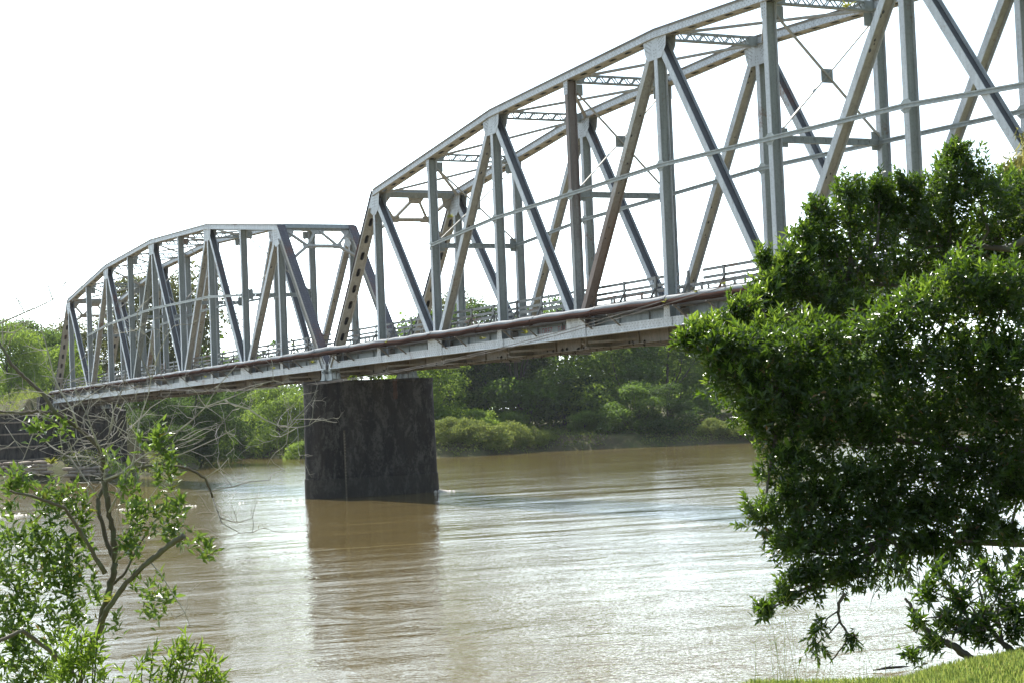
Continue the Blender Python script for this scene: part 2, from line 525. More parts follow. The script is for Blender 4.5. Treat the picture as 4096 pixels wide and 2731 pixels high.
def hsec(mb, p0, p1, w, y0, tf=0.03, tw=0.04, mi=0, web=0, webtop=None):
    mb.bar(p0, p1, w, y0, y0+tf, mi)
    mb.bar(p0, p1, w, y0+D-tf, y0+D, mi)
    if webtop is None:
        mb.bar(p0, p1, tw, y0+tf, y0+D-tf, web)
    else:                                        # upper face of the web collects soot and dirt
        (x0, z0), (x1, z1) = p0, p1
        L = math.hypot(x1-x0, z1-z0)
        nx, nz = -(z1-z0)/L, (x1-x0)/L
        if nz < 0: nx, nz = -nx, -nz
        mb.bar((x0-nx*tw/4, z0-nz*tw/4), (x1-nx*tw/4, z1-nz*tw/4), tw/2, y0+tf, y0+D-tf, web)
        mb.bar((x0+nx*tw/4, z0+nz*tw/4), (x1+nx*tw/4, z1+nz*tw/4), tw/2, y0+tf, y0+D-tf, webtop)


def lerp(a, b, t): return (a[0]+(b[0]-a[0])*t, a[1]+(b[1]-a[1])*t)


def perf(mb, p0, p1, y0, y1, mi, n, hl, hw, mih=None):
    """plate (normal in the truss plane) with a row of oval holes between p0 and p1"""
    L = math.hypot(p1[0]-p0[0], p1[1]-p0[1])
    yc = (y0+y1)/2
    for k in range(n):
        a, b = lerp(p0, p1, k/n), lerp(p0, p1, (k+1)/n)
        l = L/n
        N = 16
        outer, inner = [], []
        for i in range(N):
            t = 2*math.pi*(i+0.5)/N
            c, s = math.cos(t), math.sin(t)
            sc = 1/max(abs(c), abs(s))
            outer.append((0.5+c*sc/2, yc+s*sc*(y1-y0)/2))
            sx = c*hw+(hl-hw)*(1 if c > 0 else -1)
            inner.append((0.5+sx/l, yc+s*hw))
        # exact corners: extend the four corner samples
        for i in (1, 2, 5, 6, 9, 10, 13, 14): pass
        vs = []
        for (u, y) in outer+inner:
            q = lerp(a, b, u); vs.append((q[0], y, q[1]))
        cor = [(1, y1), (0, y1), (0, y0), (1, y0)]
        for (u, y) in cor:
            q = lerp(a, b, u); vs.append((q[0], y, q[1]))
        fs = [(i, (i+1) % N, N+(i+1) % N, N+i) for i in range(N)]
        for ci, i in enumerate((1, 5, 9, 13)):
            fs.append((i, 2*N+ci, (i+1) % N))
        mb.add(vs, fs, mi)


def build_span(x0):
    root = thing('steel_truss_bridge', 'x', 'bridge', (x0, 0, ZB))
    for side in (0, 1):
        Y = side*WF
        # ---- top chord
        mb = MB()
        nodes = [1, 3, 5, 7, 9]
        for a, b in zip(nodes[:-1], nodes[1:]):
            A, B = top(a), top(b)
            Ab, Bb = (A[0], A[1]-CH), (B[0], B[1]-CH)
            for ys, ye in ((Y, Y+0.02), (Y+D-0.02, Y+D)):
                mb.quadprism([A, B, Bb, Ab], ys, ye, 0)
            mb.quadprism([A, B, (B[0], B[1]+0.025), (A[0], A[1]+0.025)], Y-0.05, Y+D+0.05, 1)
            # rusty upper flange angle and lower flange angle, standing proud
            mb.quadprism([(A[0], A[1]-0.001), (B[0], B[1]-0.001), (B[0], B[1]-0.075), (A[0], A[1]-0.075)], Y-0.014, Y-0.0005, 3)
            mb.quadprism([(A[0], A[1]-CH+0.055), (B[0], B[1]-CH+0.055), (B[0], B[1]-CH-0.004), (A[0], A[1]-CH-0.004)], Y-0.014, Y-0.0005, 0)
            perf(mb, (A[0]+0.6, A[1]-CH+0.03+0.6*(B[1]-A[1])/(B[0]-A[0])), (B[0]-0.6, B[1]-CH+0.03-0.6*(B[1]-A[1])/(B[0]-A[0])), Y+0.02, Y+D-0.02, 2, 11, 0.27, 0.105)
            for (q, s) in ((A, 1), (B, -1)):
                sl = (B[1]-A[1])/(B[0]-A[0])
                mb.quadprism([(q[0], q[1]-CH+0.03), (q[0]+s*0.6, q[1]-CH+0.03+s*0.6*sl), (q[0]+s*0.6, q[1]-CH+0.018+s*0.6*sl), (q[0], q[1]-CH+0.018)], Y+0.02, Y+D-0.02, 2)
            for yy in (Y-0.10, Y+D+0.0005):
                mb.quadprism([(A[0], A[1]-CH-0.002), (B[0], B[1]-CH-0.002), (B[0], B[1]-CH+0.012), (A[0], A[1]-CH+0.012)], yy, yy+0.0845, 2)
            L = B[0]-A[0]
            for row in (0.115, 0.2, 0.30):
                for k in range(int(L/0.26)):
                    u = (k+0.5)*0.26/L
                    q = lerp(A, B, u)
                    mb.rivet(q[0]+(0.13 if row == 0.2 else 0), Y, q[1]-row, 0.021, -1, 4)
        # splice plates around the kinks
        for n in (3, 5, 7):
            A = top(n)
            for s, m in ((-1, n-2), (1, n+2)):
                B = top(m); t = 1.1/16
                q = lerp(A, B, t); 
                mb.quadprism([(A[0], A[1]-0.08), (q[0], q[1]-0.08), (q[0], q[1]-CH+0.03), (A[0], A[1]-CH+0.03)], Y-0.012, Y-0.0006, 0)
                for row in (0.12, 0.2, 0.3):
                    for k in range(9):
                        w = lerp(A, B, t*(k+0.5)/9); mb.rivet(w[0], Y-0.012, w[1]-row, 0.02, -1, 4)
        mb.build('top_chord', [M_ST, M_DARK, M_BEIGE, M_BAND, M_RIV], root)
        # ---- bottom chord
        mb = MB()
        mb.box(0, SPAN, Y, Y+0.025, 0, 0.39, 0)
        mb.box(0, SPAN, Y+D-0.025, Y+D, 0, 0.39, 0)
        mb.box(0.4, SPAN-0.4, Y+0.025, Y+D-0.025, 0.02, 0.035, 1)
        mb.box(0, SPAN, Y-0.06, Y-0.0005, -0.012, 0.004, 0)
        for n in range(1, 10):
            mb.box(n*P-0.9 if n % 2 == 0 else n*P-0.35, n*P+0.9 if n % 2 == 0 else n*P+0.35, Y-0.013, Y-0.0006, 0.015, 0.375, 0)
            xx = n*P+(0.93 if n % 2 == 0 else 0.40)
            mb.box(xx, xx+0.035, Y-0.004, Y-0.0006, 0.005, 0.385, 2)
        for row in (0.08, 0.195, 0.31):
            for k in range(int(SPAN/0.27)):
                mb.rivet((k+0.5)*0.27+(0.12 if row == 0.195 else 0), Y-0.014, row, 0.021, -1, 3)
        mb.build('bottom_chord', [M_ST, M_UNDER, M_DARK, M_RIV], root)
        # ---- verticals
        for n in range(1, 10):
            mb = MB()
            zt = HT[n]-CH
            if n == 4 and side == 0:
                hsec(mb, (n*P, 0.39), (n*P, zt), 0.27, Y+0.001, mi=2, web=2)
            else:
                hsec(mb, (n*P, 0.39), (n*P, zt+0.0), 0.27, Y+0.001, mi=0, web=1)
            for s in (-1, 1):   # seam of the flange angles down the web
                mb.box(n*P+s*0.02, n*P+s*0.035, Y+0.1, Y+0.115, 0.4, zt, 1)
            mb.build('vertical_post', [M_ST, M_ST2, M_RUST] if n == 4 and side == 0 else [M_ST, M_ST2], root)
        # ---- diagonals
        for a, b in ((1, 2), (3, 2), (3, 4), (5, 4), (5, 6), (7, 6), (7, 8), (9, 8)):
            mb = MB()
            A, B = (top(a)[0], top(a)[1]-0.25), bot(b)
            u = 0.62/math.hypot(A[0]-B[0], A[1]-B[1])
            w = 0.34 if (a, b) in ((1, 2), (9, 8)) else 0.30
            rusty = (a, b) == (5, 4) and side == 0
            if rusty:
                hsec(mb, lerp(A, B, 0.02), lerp(B, A, u*0.3), w, Y+0.002, mi=3, web=3, webtop=3)
            else:
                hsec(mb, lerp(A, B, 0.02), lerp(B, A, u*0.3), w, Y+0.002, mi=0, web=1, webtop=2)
            if a > b:        # dark nests stuck under the leaning webs
                L_ = math.hypot(A[0]-B[0], A[1]-B[1]); dx_, dz_ = (A[0]-B[0])/L_, (A[1]-B[1])/L_
                for k in range(9):
                    q = lerp(A, B, random.uniform(0.08, 0.9)); yy = Y+random.uniform(0.14, 0.34); r_ = random.uniform(0.03, 0.065)
                    qx, qz = q[0]+dz_*0.02, q[1]-dx_*0.02
                    mb.add([(qx-dx_*r_*1.5, yy, qz-dz_*r_*1.5), (qx, yy-r_, qz), (qx+dx_*r_*1.5, yy, qz+dz_*r_*1.5), (qx, yy+r_, qz), (qx+dz_*r_, yy, qz-dx_*r_)],
                           [(0, 1, 4), (1, 2, 4), (2, 3, 4), (3, 0, 4)], 2)
            mb.build('diagonal_brace', [M_ST, M_BEIGE, M_DARK, M_RUSTB] if rusty else [M_ST, M_BEIGE, M_DARK], root)
        # ---- end posts
        for e, (a, b) in enumerate(((1, 0), (9, 10))):
            mb = MB()
            A = (top(a)[0], top(a)[1]-0.2); B = (b*P, 0.2)
            L = math.hypot(A[0]-B[0], A[1]-B[1])
            tx, tz = (A[0]-B[0])/L, (A[1]-B[1])/L
            nx, nz = -tz, tx
            if nz < 0: nx, nz = -nx, -nz        # outward/up normal
            hh = 0.21
            for ys, ye in ((Y, Y+0.02), (Y+D-0.02, Y+D)):
                mb.quadprism([(A[0]-nx*hh, A[1]-nz*hh), (B[0]-nx*hh, B[1]-nz*hh), (B[0]+nx*hh, B[1]+nz*hh), (A[0]+nx*hh, A[1]+nz*hh)], ys, ye, 0)
            for off, th in ((hh, 0.022),):
                mb.quadprism([(A[0]+nx*off, A[1]+nz*off), (B[0]+nx*off, B[1]+nz*off), (B[0]+nx*(off+th), B[1]+nz*(off+th)), (A[0]+nx*(off+th), A[1]+nz*(off+th))], Y-0.06, Y+D+0.06, 1)
            lo_ = -hh+0.03
            perf(mb, (A[0]+nx*lo_-tx*1.3, A[1]+nz*lo_-tz*1.3), (B[0]+nx*lo_+tx*0.5, B[1]+nz*lo_+tz*0.5), Y+0.02, Y+D-0.02, 2, 9, 0.29, 0.115)
            mb.quadprism([(A[0]+nx*lo_-tx*1.3, A[1]+nz*lo_-tz*1.3), (A[0]+nx*lo_, A[1]+nz*lo_), (A[0]+nx*(lo_+.012), A[1]+nz*(lo_+.012)), (A[0]+nx*(lo_+.012)-tx*1.3, A[1]+nz*(lo_+.012)-tz*1.3)], Y+0.02, Y+D-0.02, 2)
            for sgn in (-1, 1):      # flange angles along the edges
                o1, o2 = sgn*hh, sgn*(hh-0.07)
                mb.quadprism([(A[0]+nx*o1, A[1]+nz*o1), (B[0]+nx*o1, B[1]+nz*o1), (B[0]+nx*o2, B[1]+nz*o2), (A[0]+nx*o2, A[1]+nz*o2)], Y-0.012, Y-0.0006, 1 if sgn > 0 else 0)
            for yy in (Y-0.11, Y+D+0.0005):      # outstanding legs of the lower flange angles
                mb.quadprism([(A[0]-nx*hh-tx*0.9, A[1]-nz*hh-tz*0.9), (B[0]-nx*hh, B[1]-nz*hh), (B[0]-nx*(hh-.014), B[1]-nz*(hh-.014)), (A[0]-nx*(hh-.014)-tx*0.9, A[1]-nz*(hh-.014)-tz*0.9)], yy, yy+0.0965, 2)
            # rivets down both edges of the cover plate
            for k in range(int(L/0.16)):
                q = (B[0]+tx*k*0.16+nx*(hh+0.022), B[1]+tz*k*0.16+nz*(hh+0.022))
                for yy in (Y-0.02, Y+0.09, Y+D-0.09, Y+D+0.02):
                    r = 0.018
                    mb.add([(q[0]-tx*r, yy-r, q[1]-tz*r), (q[0]+tx*r, yy-r, q[1]+tz*r), (q[0]+tx*r, yy+r, q[1]+tz*r), (q[0]-tx*r, yy+r, q[1]-tz*r), (q[0]+nx*r, yy, q[1]+nz*r)],
                           [(0, 1, 4), (1, 2, 4), (2, 3, 4), (3, 0, 4)], 3)
            mb.build('end_post', [M_BEIGE, M_PURP, M_BEIGE, M_RIV], root)
        # ---- gusset plates
        for n in range(0, 11):
            mb = MB()
            x = n*P
            rv = []
            if n in (0, 10):
                s = 1 if n == 0 else -1
                q = [(x-s*0.35, 0.0), (x+s*1.1, 0.0), (x+s*1.1, 0.42), (x+s*0.95, 0.95), (x+s*0.35, 0.98), (x-s*0.35, 0.4)]
                rv = [(x+s*(0.0+0.17*i), 0.1+0.15*j) for i in range(6) for j in range(4)]
            elif n % 2 == 0:
                q = [(x-0.9, 0.30), (x+0.9, 0.30), (x+0.9, 1.02), (x-0.9, 1.02)]
                rv = [(x+i*0.12, 0.45+0.12*j) for i in (-0.5, 0.5) for j in range(5)]
                rv += [(x+s*(0.28+0.1*j+0.14*i), 0.55+0.13*j) for s in (-1, 1) for i in (0, 1) for j in range(4)]
            else:
                q = [(x-0.27, 0.30), (x+0.27, 0.30), (x+0.22, 1.0), (x-0.2, 1.0)]
                rv = [(x+i, 0.45+0.14*j) for i in (-0.09, 0.09) for j in range(4)]
            mi_ = MB(); mi_.quadprism(q, Y+D+0.001, Y+D+0.0145, 0); mi_.build('gusset_plate', M_ST, root)
            mb.quadprism(q, Y-0.015, Y-0.0015, 0)
            for (rx, rz_) in rv: mb.rivet(rx, Y-0.015, rz_, 0.024, -1, 1)
            mb.build('gusset_plate', [M_ST, M_RIV], root)
            if 1 <= n <= 9:
                mb = MB()
                z = HT[n]-CH
                rv = []
                if n % 2 == 1:
                    if n in (1, 9):
                        s = 1 if n == 1 else -1
                        q = [(x-s*0.75, z-0.55), (x-s*0.2, z+0.12), (x+s*0.95, z+0.12), (x+s*0.8, z-0.75), (x+s*0.35, z-1.1), (x-s*0.2, z-1.05), (x-s*0.75, z-0.75)]
                        rv = [(x+s*(-0.1+0.17*i), z-0.15-0.16*j) for i in range(5) for j in range(4)]
                    else:
                        q = [(x-0.95, z+0.06), (x+0.95, z+0.06), (x+0.86, z-0.45), (x+0.5, z-0.88), (x-0.62, z-0.88), (x-0.8, z-0.55)]
                        rv = [(x+s*(0.25+0.09*i+0.05*j), z-0.15-0.14*j+0.05*i) for s in (-1, 1) for i in range(5) for j in range(4)]
                        rv += [(x+i, z-0.5-0.13*j) for i in (-0.08, 0.08) for j in range(3)]
                else:
                    q = [(x-0.2, z+0.05), (x+0.2, z+0.05), (x+0.17, z-0.62), (x-0.17, z-0.62)]
                    rv = [(x+i, z-0.1-0.13*j) for i in (-0.08, 0.08) for j in range(4)]
                mi_ = MB(); mi_.quadprism(q, Y+D+0.0015, Y+D+0.013, 0); mi_.build('gusset_plate', M_ST, root)
                mb.quadprism(q, Y-0.013, Y-0.0015, 0)
                for (rx, rz_) in rv: mb.rivet(rx, Y-0.013, rz_, 0.024, -1, 1)
                mb.build('gusset_plate', [M_ST, M_RIV], root)
        # ---- longitudinal strut halfway up
        mb = MB()
        for a in range(2, 8):
            A, B = (a*P, HT[a]*0.54), ((a+1)*P, HT[a+1]*0.54)
            for off in (0.065, -0.065):
                mb.bar((A[0], A[1]+off), (B[0], B[1]+off), 0.05, Y-0.075, Y-0.014, 0)
            mb.bar(A, B, 0.12, Y-0.03, Y-0.016, 1)
        for n in range(2, 9):
            z = HT[n]*0.54
            mb.quadprism([(n*P-0.3, z-0.09), (n*P+0.3, z-0.09), (n*P+0.13, z-0.24), (n*P-0.13, z-0.24)], Y-0.0125, Y-0.0008, 0)
            mb.quadprism([(n*P-0.3, z+0.09), (n*P+0.3, z+0.09), (n*P+0.13, z+0.22), (n*P-0.13, z+0.22)], Y-0.0125, Y-0.0008, 0)
        mb.build('side_strut', [M_ST2, M_ST2], root)
    Ya, Yb = D, WF
    # ---- lattice struts across the top
    for n in range(2, 9):
        mb = MB()
        x = n*P; zt = HT[n]-0.05; zb = HT[n]-CH-0.06
        for z in (zt-0.03, zb+0.03):
            mb.box(x-0.13, x+0.13, Ya-0.02, Yb+0.02, z-0.035, z+0.035)
        k = 14
        for sx in (-0.1, 0.1):
            for i in range(k):
                y0 = Ya+(Yb-Ya)*i/k; y1 = Ya+(Yb-Ya)*(i+1)/k
                a, b = (zb, zt) if i % 2 else (zt, zb)
                mb.beam((x+sx, y0, a), (x+sx, y1, b), 0.018, 0.055)
        for yy in (Ya, Yb):
            s = 1 if yy == Ya else -1
            mb.box(x-0.14, x+0.14, min(yy-0.02*s, yy+0.45*s), max(yy-0.02*s, yy+0.45*s), zb-0.02, zt+0.02)
        mb.build('lattice_strut', M_ST2, root)
    # ---- laterals in the plane of the top chords
    for a in range(1, 9):
        mb = MB()
        A, B = top(a), top(a+1)
        z0, z1 = A[1]-CH+0.10, B[1]-CH+0.10
        mb.beam((A[0]+0.4, Ya-0.1, z0), (B[0]-0.4, Yb+0.1, z1), 0.15, 0.10)
        mb.beam((A[0]+0.4, Yb+0.1, z0+0.004), (B[0]-0.4, Ya-0.1, z1+0.004), 0.15, 0.10)
        mb.build('lateral_brace', M_BEIGE, root)
    # ---- sway frames at the even verticals
    for n in (2, 4, 6, 8):
        mb = MB()
        x = n*P; zt = HT[n]-CH-0.12; zb = HT[n]*0.54
        ym = (Ya+Yb)/2; zm = (zt+zb)/2
        for (y0, z0), (y1, z1) in (((Ya, zt-0.3), (Yb, zb+0.25)), ((Yb, zt-0.3), (Ya, zb+0.25))):
            mb.beam((x+(0.03 if y0 < y1 else -0.03), y0, z0), (x+(0.03 if y0 < y1 else -0.03), y1, z1), 0.05, 0.12, 0, (1, 0, 0))
        mb.box(x-0.012, x+0.012, ym-0.27, ym+0.27, zm-0.30, zm+0.24, 1)
        for z in (zb+0.10, zb-0.10):
            mb.box(x-0.08, x+0.08, Ya, Yb, z-0.035, z+0.035, 1)
        for i in range(9):
            yy = Ya+(Yb-Ya)*(i+0.5)/9
            mb.box(x-0.06, x+0.06, yy-0.23, yy+0.23, zb-0.08, zb+0.08, 1)
        for (yy, s) in ((Ya, 1), (Yb, -1)):
            mb.box(x-0.012, x+0.012, min(yy, yy+s*0.35), max(yy, yy+s*0.35), zb-0.3, zb+0.42, 1)
            mb.box(x-0.012, x+0.012, min(yy, yy+s*0.42), max(yy, yy+s*0.42), zt-0.52, zt+0.0, 1)
        mb.build('sway_brace', [M_BEIGE, M_ST2], root)
    # ---- portal frames in the plane of the end posts
    for e, (a, b) in enumerate(((1, 0), (9, 10))):
        A = (top(a)[0], top(a)[1]-0.2); B = (b*P, 0.2)
        L = math.hypot(A[0]-B[0], A[1]-B[1]); tx, tz = (A[0]-B[0])/L, (A[1]-B[1])/L
        nx, nz = -tz, tx
        if nz < 0: nx, nz = -nx, -nz
        def pp(y, d, o=0.0): return (A[0]-tx*d+nx*o, y, A[1]-tz*d+nz*o)
        nrm = (nx, 0, nz)
        mb = MB()
        w = Yb-Ya
        def strip(p, q, wd, mi, o=0.0, th=0.16):
            mb.beam(pp(*p, o), pp(*q, o), th, wd, mi, tuple(np.cross(np.subtract(pp(*q), pp(*p)), nrm)) if False else (0.3, 0.1, 1) if False else None or (tx*1.0, 0.0001, tz*1.0))
        def flat(p, q, wd, th, mi):
            a_, b_ = Vector(pp(*p)), Vector(pp(*q))
            d = (b_-a_).normalized(); n_ = Vector(nrm)
            s_ = d.cross(n_)
            vs = []
            for c_ in (a_, b_):
                for i, j in ((-1, -1), (1, -1), (1, 1), (-1, 1)):
                    vs.append(c_+s_*(i*wd/2)+n_*(j*th/2))
            mb.add(vs, [(0, 3, 2, 1), (4, 5, 6, 7), (0, 1, 5, 4), (1, 2, 6, 5), (2, 3, 7, 6), (3, 0, 4, 7)], mi)
        flat((Ya, 0.0), (Yb, 0.0), 0.40, 0.30, 0)
        flat((Ya, 0.0), (Yb, 0.0), 0.52, 0.04, 1)
        ym = (Ya+Yb)/2
        yp, yq = Ya+w*0.27, Yb-w*0.27
        flat((Ya+0.1, 0.35), (yp, 1.75), 0.16, 0.14, 1)
        flat((Yb-0.1, 0.35), (yq, 1.75), 0.16, 0.14, 1)
        flat((ym-0.15, 0.35), (yp, 1.75), 0.15, 0.13, 1)
        flat((ym+0.15, 0.35), (yq, 1.75), 0.15, 0.13, 1)
        flat((yp, 1.78), (yq, 1.78), 0.22, 0.16, 1)
        flat((yp, 1.75), (Ya, 2.9), 0.17, 0.14, 1)
        flat((yq, 1.75), (Yb, 2.9), 0.17, 0.14, 1)
        def pgon(ps, th, mi):
            n_ = Vector(nrm)*th/2
            k = len(ps)
            vs = [Vector(pp(*p))-n_ for p in ps]+[Vector(pp(*p))+n_ for p in ps]
            mb.add(vs, [tuple(range(k)), tuple(range(2*k-1, k-1, -1))]+[(i, i+k, (i+1) % k+k, (i+1) % k) for i in range(k)], mi)
        pgon([(ym-0.55, 0.15), (ym+0.55, 0.15), (ym+0.36, 0.66), (ym-0.36, 0.66)], 0.05, 2)
        for (yy, s) in ((Ya, 1), (Yb, -1)):
            pgon([(yy-s*0.05, 0.1), (yy+s*0.75, 0.1), (yy+s*0.42, 0.85), (yy-s*0.05, 1.2)], 0.05, 2)
        for yy in (yp, yq):
            pgon([(yy-0.3, 1.55), (yy+0.3, 1.55), (yy+0.35, 1.98), (yy-0.35, 1.98)], 0.05, 2)
        mb.build('portal_frame', [M_ST2, M_BEIGE, M_BEIGE], root)
    # ---- floor
    for n in range(0, 11):
        mb = MB()
        x = n*P+(0.35 if n == 0 else -0.35 if n == 10 else 0)
        mb.box(x-0.015, x+0.015, D+0.001, WF-0.001, -0.42, 0.72)
        mb.box(x-0.17, x+0.17, D+0.002, WF-0.002, -0.44, -0.42)
        mb.box(x-0.17, x+0.17, D+0.002, WF-0.002, 0.72, 0.74)
        mb.box(x-0.5, x+0.5, D+0.02, D+0.45, 0.36, 0.72)
        mb.build('floor_beam', M_UNDER, root)
    for i, y in enumerate((0.80, 1.75, 2.70, 3.60, 4.45)):
        mb = MB()
        zb_ = (0.28, -0.40, -0.40, -0.40, 0.28)[i]
        for n in range(10):
            xa, xb = n*P+0.2, (n+1)*P-0.2
            mb.box(xa, xb, y-0.012, y+0.012, zb_, 0.82)
            mb.box(xa, xb, y-0.11, y+0.11, zb_-0.022, zb_)
            mb.box(xa, xb, y-0.11, y+0.11, 0.82, 0.845)
            for k in (0.33, 0.67):
                xs = xa+(xb-xa)*k
                mb.box(xs-0.01, xs+0.01, y-0.09, y+0.09, zb_, 0.82)
        for k in range(90):      # mud nests and drips clinging to the lower flange
            xs = random.uniform(1, SPAN-1)
            r = random.uniform(0.03, 0.085)
            zz = zb_+random.uniform(-0.03, 0.12)
            mb.add([(xs-r, y-0.03, zz), (xs, y-0.03-r*1.3, zz), (xs+r, y-0.03, zz), (xs, y-0.03, zz+r*1.4), (xs, y-0.03, zz-r*1.6)],
                   [(0, 1, 3), (1, 2, 3), (1, 0, 4), (2, 1, 4)], 1)
        st = mb.build('stringer', [M_ST2 if i in (0, 4) else M_UNDER, M_BLACK], root)
    mb = MB()
    mb.box(0.1, SPAN-0.1, 0.62, 4.75, 0.86, 0.98)
    for k in range(54):
        xs = 0.6+k*1.48
        mb.box(xs, xs+0.22, 0.53, 4.85, 0.846, 0.885)
    mb.build('deck', M_DECK, root)
    # lower laterals under the floor
    mb = MB()
    for n in range(10):
        for (ya, yb) in ((D, WF), (WF, D)):
            mb.beam((n*P+0.3, ya, -0.22+0.05*(ya > 1)), ((n+1)*P-0.3, yb, -0.22+0.05*(ya > 1)), 0.14, 0.10)
    mb.build('lower_lateral', M_UNDER, root)
    # ---- railing
    for yr, sg in ((0.66, -1), (4.66, 1)):
        mb = MB()
        br = [(0.3, SPAN-0.3)] if sg > 0 else [(0.3, 40.0), (41.9, SPAN-0.3)]
        for (xa, xb) in br:
            for z in (2.17, 1.85):
                mb.box(xa, xb, yr-0.03, yr+0.03, z-0.06, z+0.06)
        mb.box(0.3, SPAN-0.3, yr-0.03, yr+0.03, 1.545, 1.62)
        for k in range(60):
            xs = 0.9+k*1.3333
            if xs < SPAN-0.5 and k % 2: mb.box(xs-0.05, xs+0.05, yr-0.025, yr+0.025, 0.98, 1.545)
        rail = mb.build('railing', M_RAIL, root)
        for k in range(30):
            xs = 0.83+k*P/3
            if xs > SPAN-0.2: break
            mp_ = MB()
            mp_.box(xs-0.075, xs+0.075, yr-0.085, yr-0.031, 0.98, 2.24)
            if sg < 0:
                mp_.beam((xs, yr-0.08, 1.72), (xs, yr-0.50, 1.0), 0.055, 0.09)
            mp_.build('railing_post', M_RAIL, rail)
    # ---- bearings
    for x in (0.0, SPAN):
        for Y in (0.0, WF):
            mb = MB()
            yc = Y+D/2
            mb.box(x-0.42, x+0.42, yc-0.36, yc+0.36, -0.72, -0.62)
            mb.quadprism([(x-0.34, -0.62), (x+0.34, -0.62), (x+0.17, -0.12), (x-0.17, -0.12)], yc-0.30, yc-0.24)
            mb.quadprism([(x-0.34, -0.62), (x+0.34, -0.62), (x+0.17, -0.12), (x-0.17, -0.12)], yc-0.03, yc+0.03)
            mb.quadprism([(x-0.34, -0.62), (x+0.34, -0.62), (x+0.17, -0.12), (x-0.17, -0.12)], yc+0.24, yc+0.30)
            mb.box(x-0.20, x+0.20, yc-0.34, yc+0.34, -0.12, -0.013)
            mb.tube([(x, yc-0.36, -0.2), (x, yc+0.36, -0.2)], 0.08, 10)
            mb.build('bearing', M_ST2, root)
    return root


GAP = 1.26
span1 = build_span(0.0)
span2 = copy_tree(span1)
for ch in span2.children:                      # the rust patches belong to the near span only
    for sl in ch.material_slots:
        if sl.material in (M_RUST, M_RUSTB): sl.link = 'OBJECT'; sl.material = M_ST2
span2.location = (-GAP-SPAN, 0, ZB)
span1['label'] = 'larger near span of the grey riveted truss bridge, crossing overhead to the upper right'
span2['label'] = 'far span of the grey riveted truss bridge, left of the dark pier'
for s_ in (span1, span2): s_['group'] = 'spans of the steel truss bridge'

# red graffiti brushed on the fascia stringer between the third and fourth posts
def graffiti(txt, x, z, size, parent, y):
    cu = bpy.data.curves.new('graffiti', 'FONT'); cu.body = txt; cu.size = size; cu.extrude = 0.002; cu.space_character = 1.15
    tmp = bpy.data.objects.new('tmp_text', cu); COL.objects.link(tmp)
    dg = bpy.context.evaluated_depsgraph_get()
    me = bpy.data.meshes.new_from_object(tmp.evaluated_get(dg))
    bpy.data.objects.remove(tmp)
    o = bpy.data.objects.new('graffiti', me); me.materials.clear(); me.materials.append(M_RED)
    o.rotation_euler = (R(90), 0, 0); o.location = (x, y, z)
    return link(o, parent)
st0 = [c for c in span1.children if c.name.startswith('stringer')][0]
graffiti('FLOREZ', 26.6, 0.44, 0.40, st0, 0.785)
graffiti('TARZAN', 28.7, 0.44, 0.40, st0, 0.785)

# ------------------------------------------------------------------ pipes along the near side
def pipe(name, label, pts, r, mat, step, couple):
    root = thing(name, label, 'pipe', pts[0], 'water pipes along the bridge')
    o0 = Vector(pts[0])
    mb = MB()
    mb.tube([Vector(p)-o0 for p in pts], r, 18)
    mb.build('pipe_run', mat, root, True)
    return root, o0

def sag(x, base):
    return base+0.018*math.sin(x*2*math.pi/2.65)+0.012*math.sin(x*0.9)

xs_ = [-84.0+k*0.55 for k in range(int(166/0.55))]
ptsA, ptsB = [], []
for x in xs_:
    e = max(0.0, min(1.0, (-80.5-x)/3.5))
    ease = math.exp(-((x+0.3)/2.6)**2)
    ptsA.append((x, -0.22, ZB+sag(x, 1.10)+0.10*ease-0.9*e*e))
    ptsB.append((x, -0.42, ZB+sag(x+0.4, 0.955)-0.03*ease-0.9*e*e))
pA, oA = pipe('pale_pipe', 'pale galvanised pipe laid along the bridge, upper and inner of the two', ptsA, 0.15, M_PIPE, 2.65, True)
pB, oB = pipe('rusty_pipe', 'rusty brown pipe laid along the bridge side, lower and outer of the two', ptsB, 0.125, M_PIPER, 2.65, True)
for root, o0, pts, r, mat in ((pA, oA, ptsA, 0.15, M_PIPE), (pB, oB, ptsB, 0.125, M_PIPER)):
    k = 0
    for i in range(6, len(pts)-6, 11):
        p0, p1 = Vector(pts[i])-o0, Vector(pts[i])-o0+Vector((0.16, 0, 0))
        mb = MB(); mb.tube([p0, p1], r+0.022, 16); mb.build('coupling', mat, root)
        k += 1
for s in range(2):
    for n in range(10):
        for off in (1.55, 4.05):
            xb_ = (-GAP-SPAN if s else 0)+n*P+off
            mb = MB()
            mb.box(xb_-0.045, xb_+0.045, -0.66, 0.5, ZB+0.735, ZB+0.80)
            mb.beam((xb_, -0.55, ZB+0.74), (xb_, -0.02, ZB+0.30), 0.07, 0.06)
            mb.v = [(a-oB.x, b-oB.y, c-oB.z) for a, b, c in mb.v]
            mb.build('bracket', M_UNDER, pB)

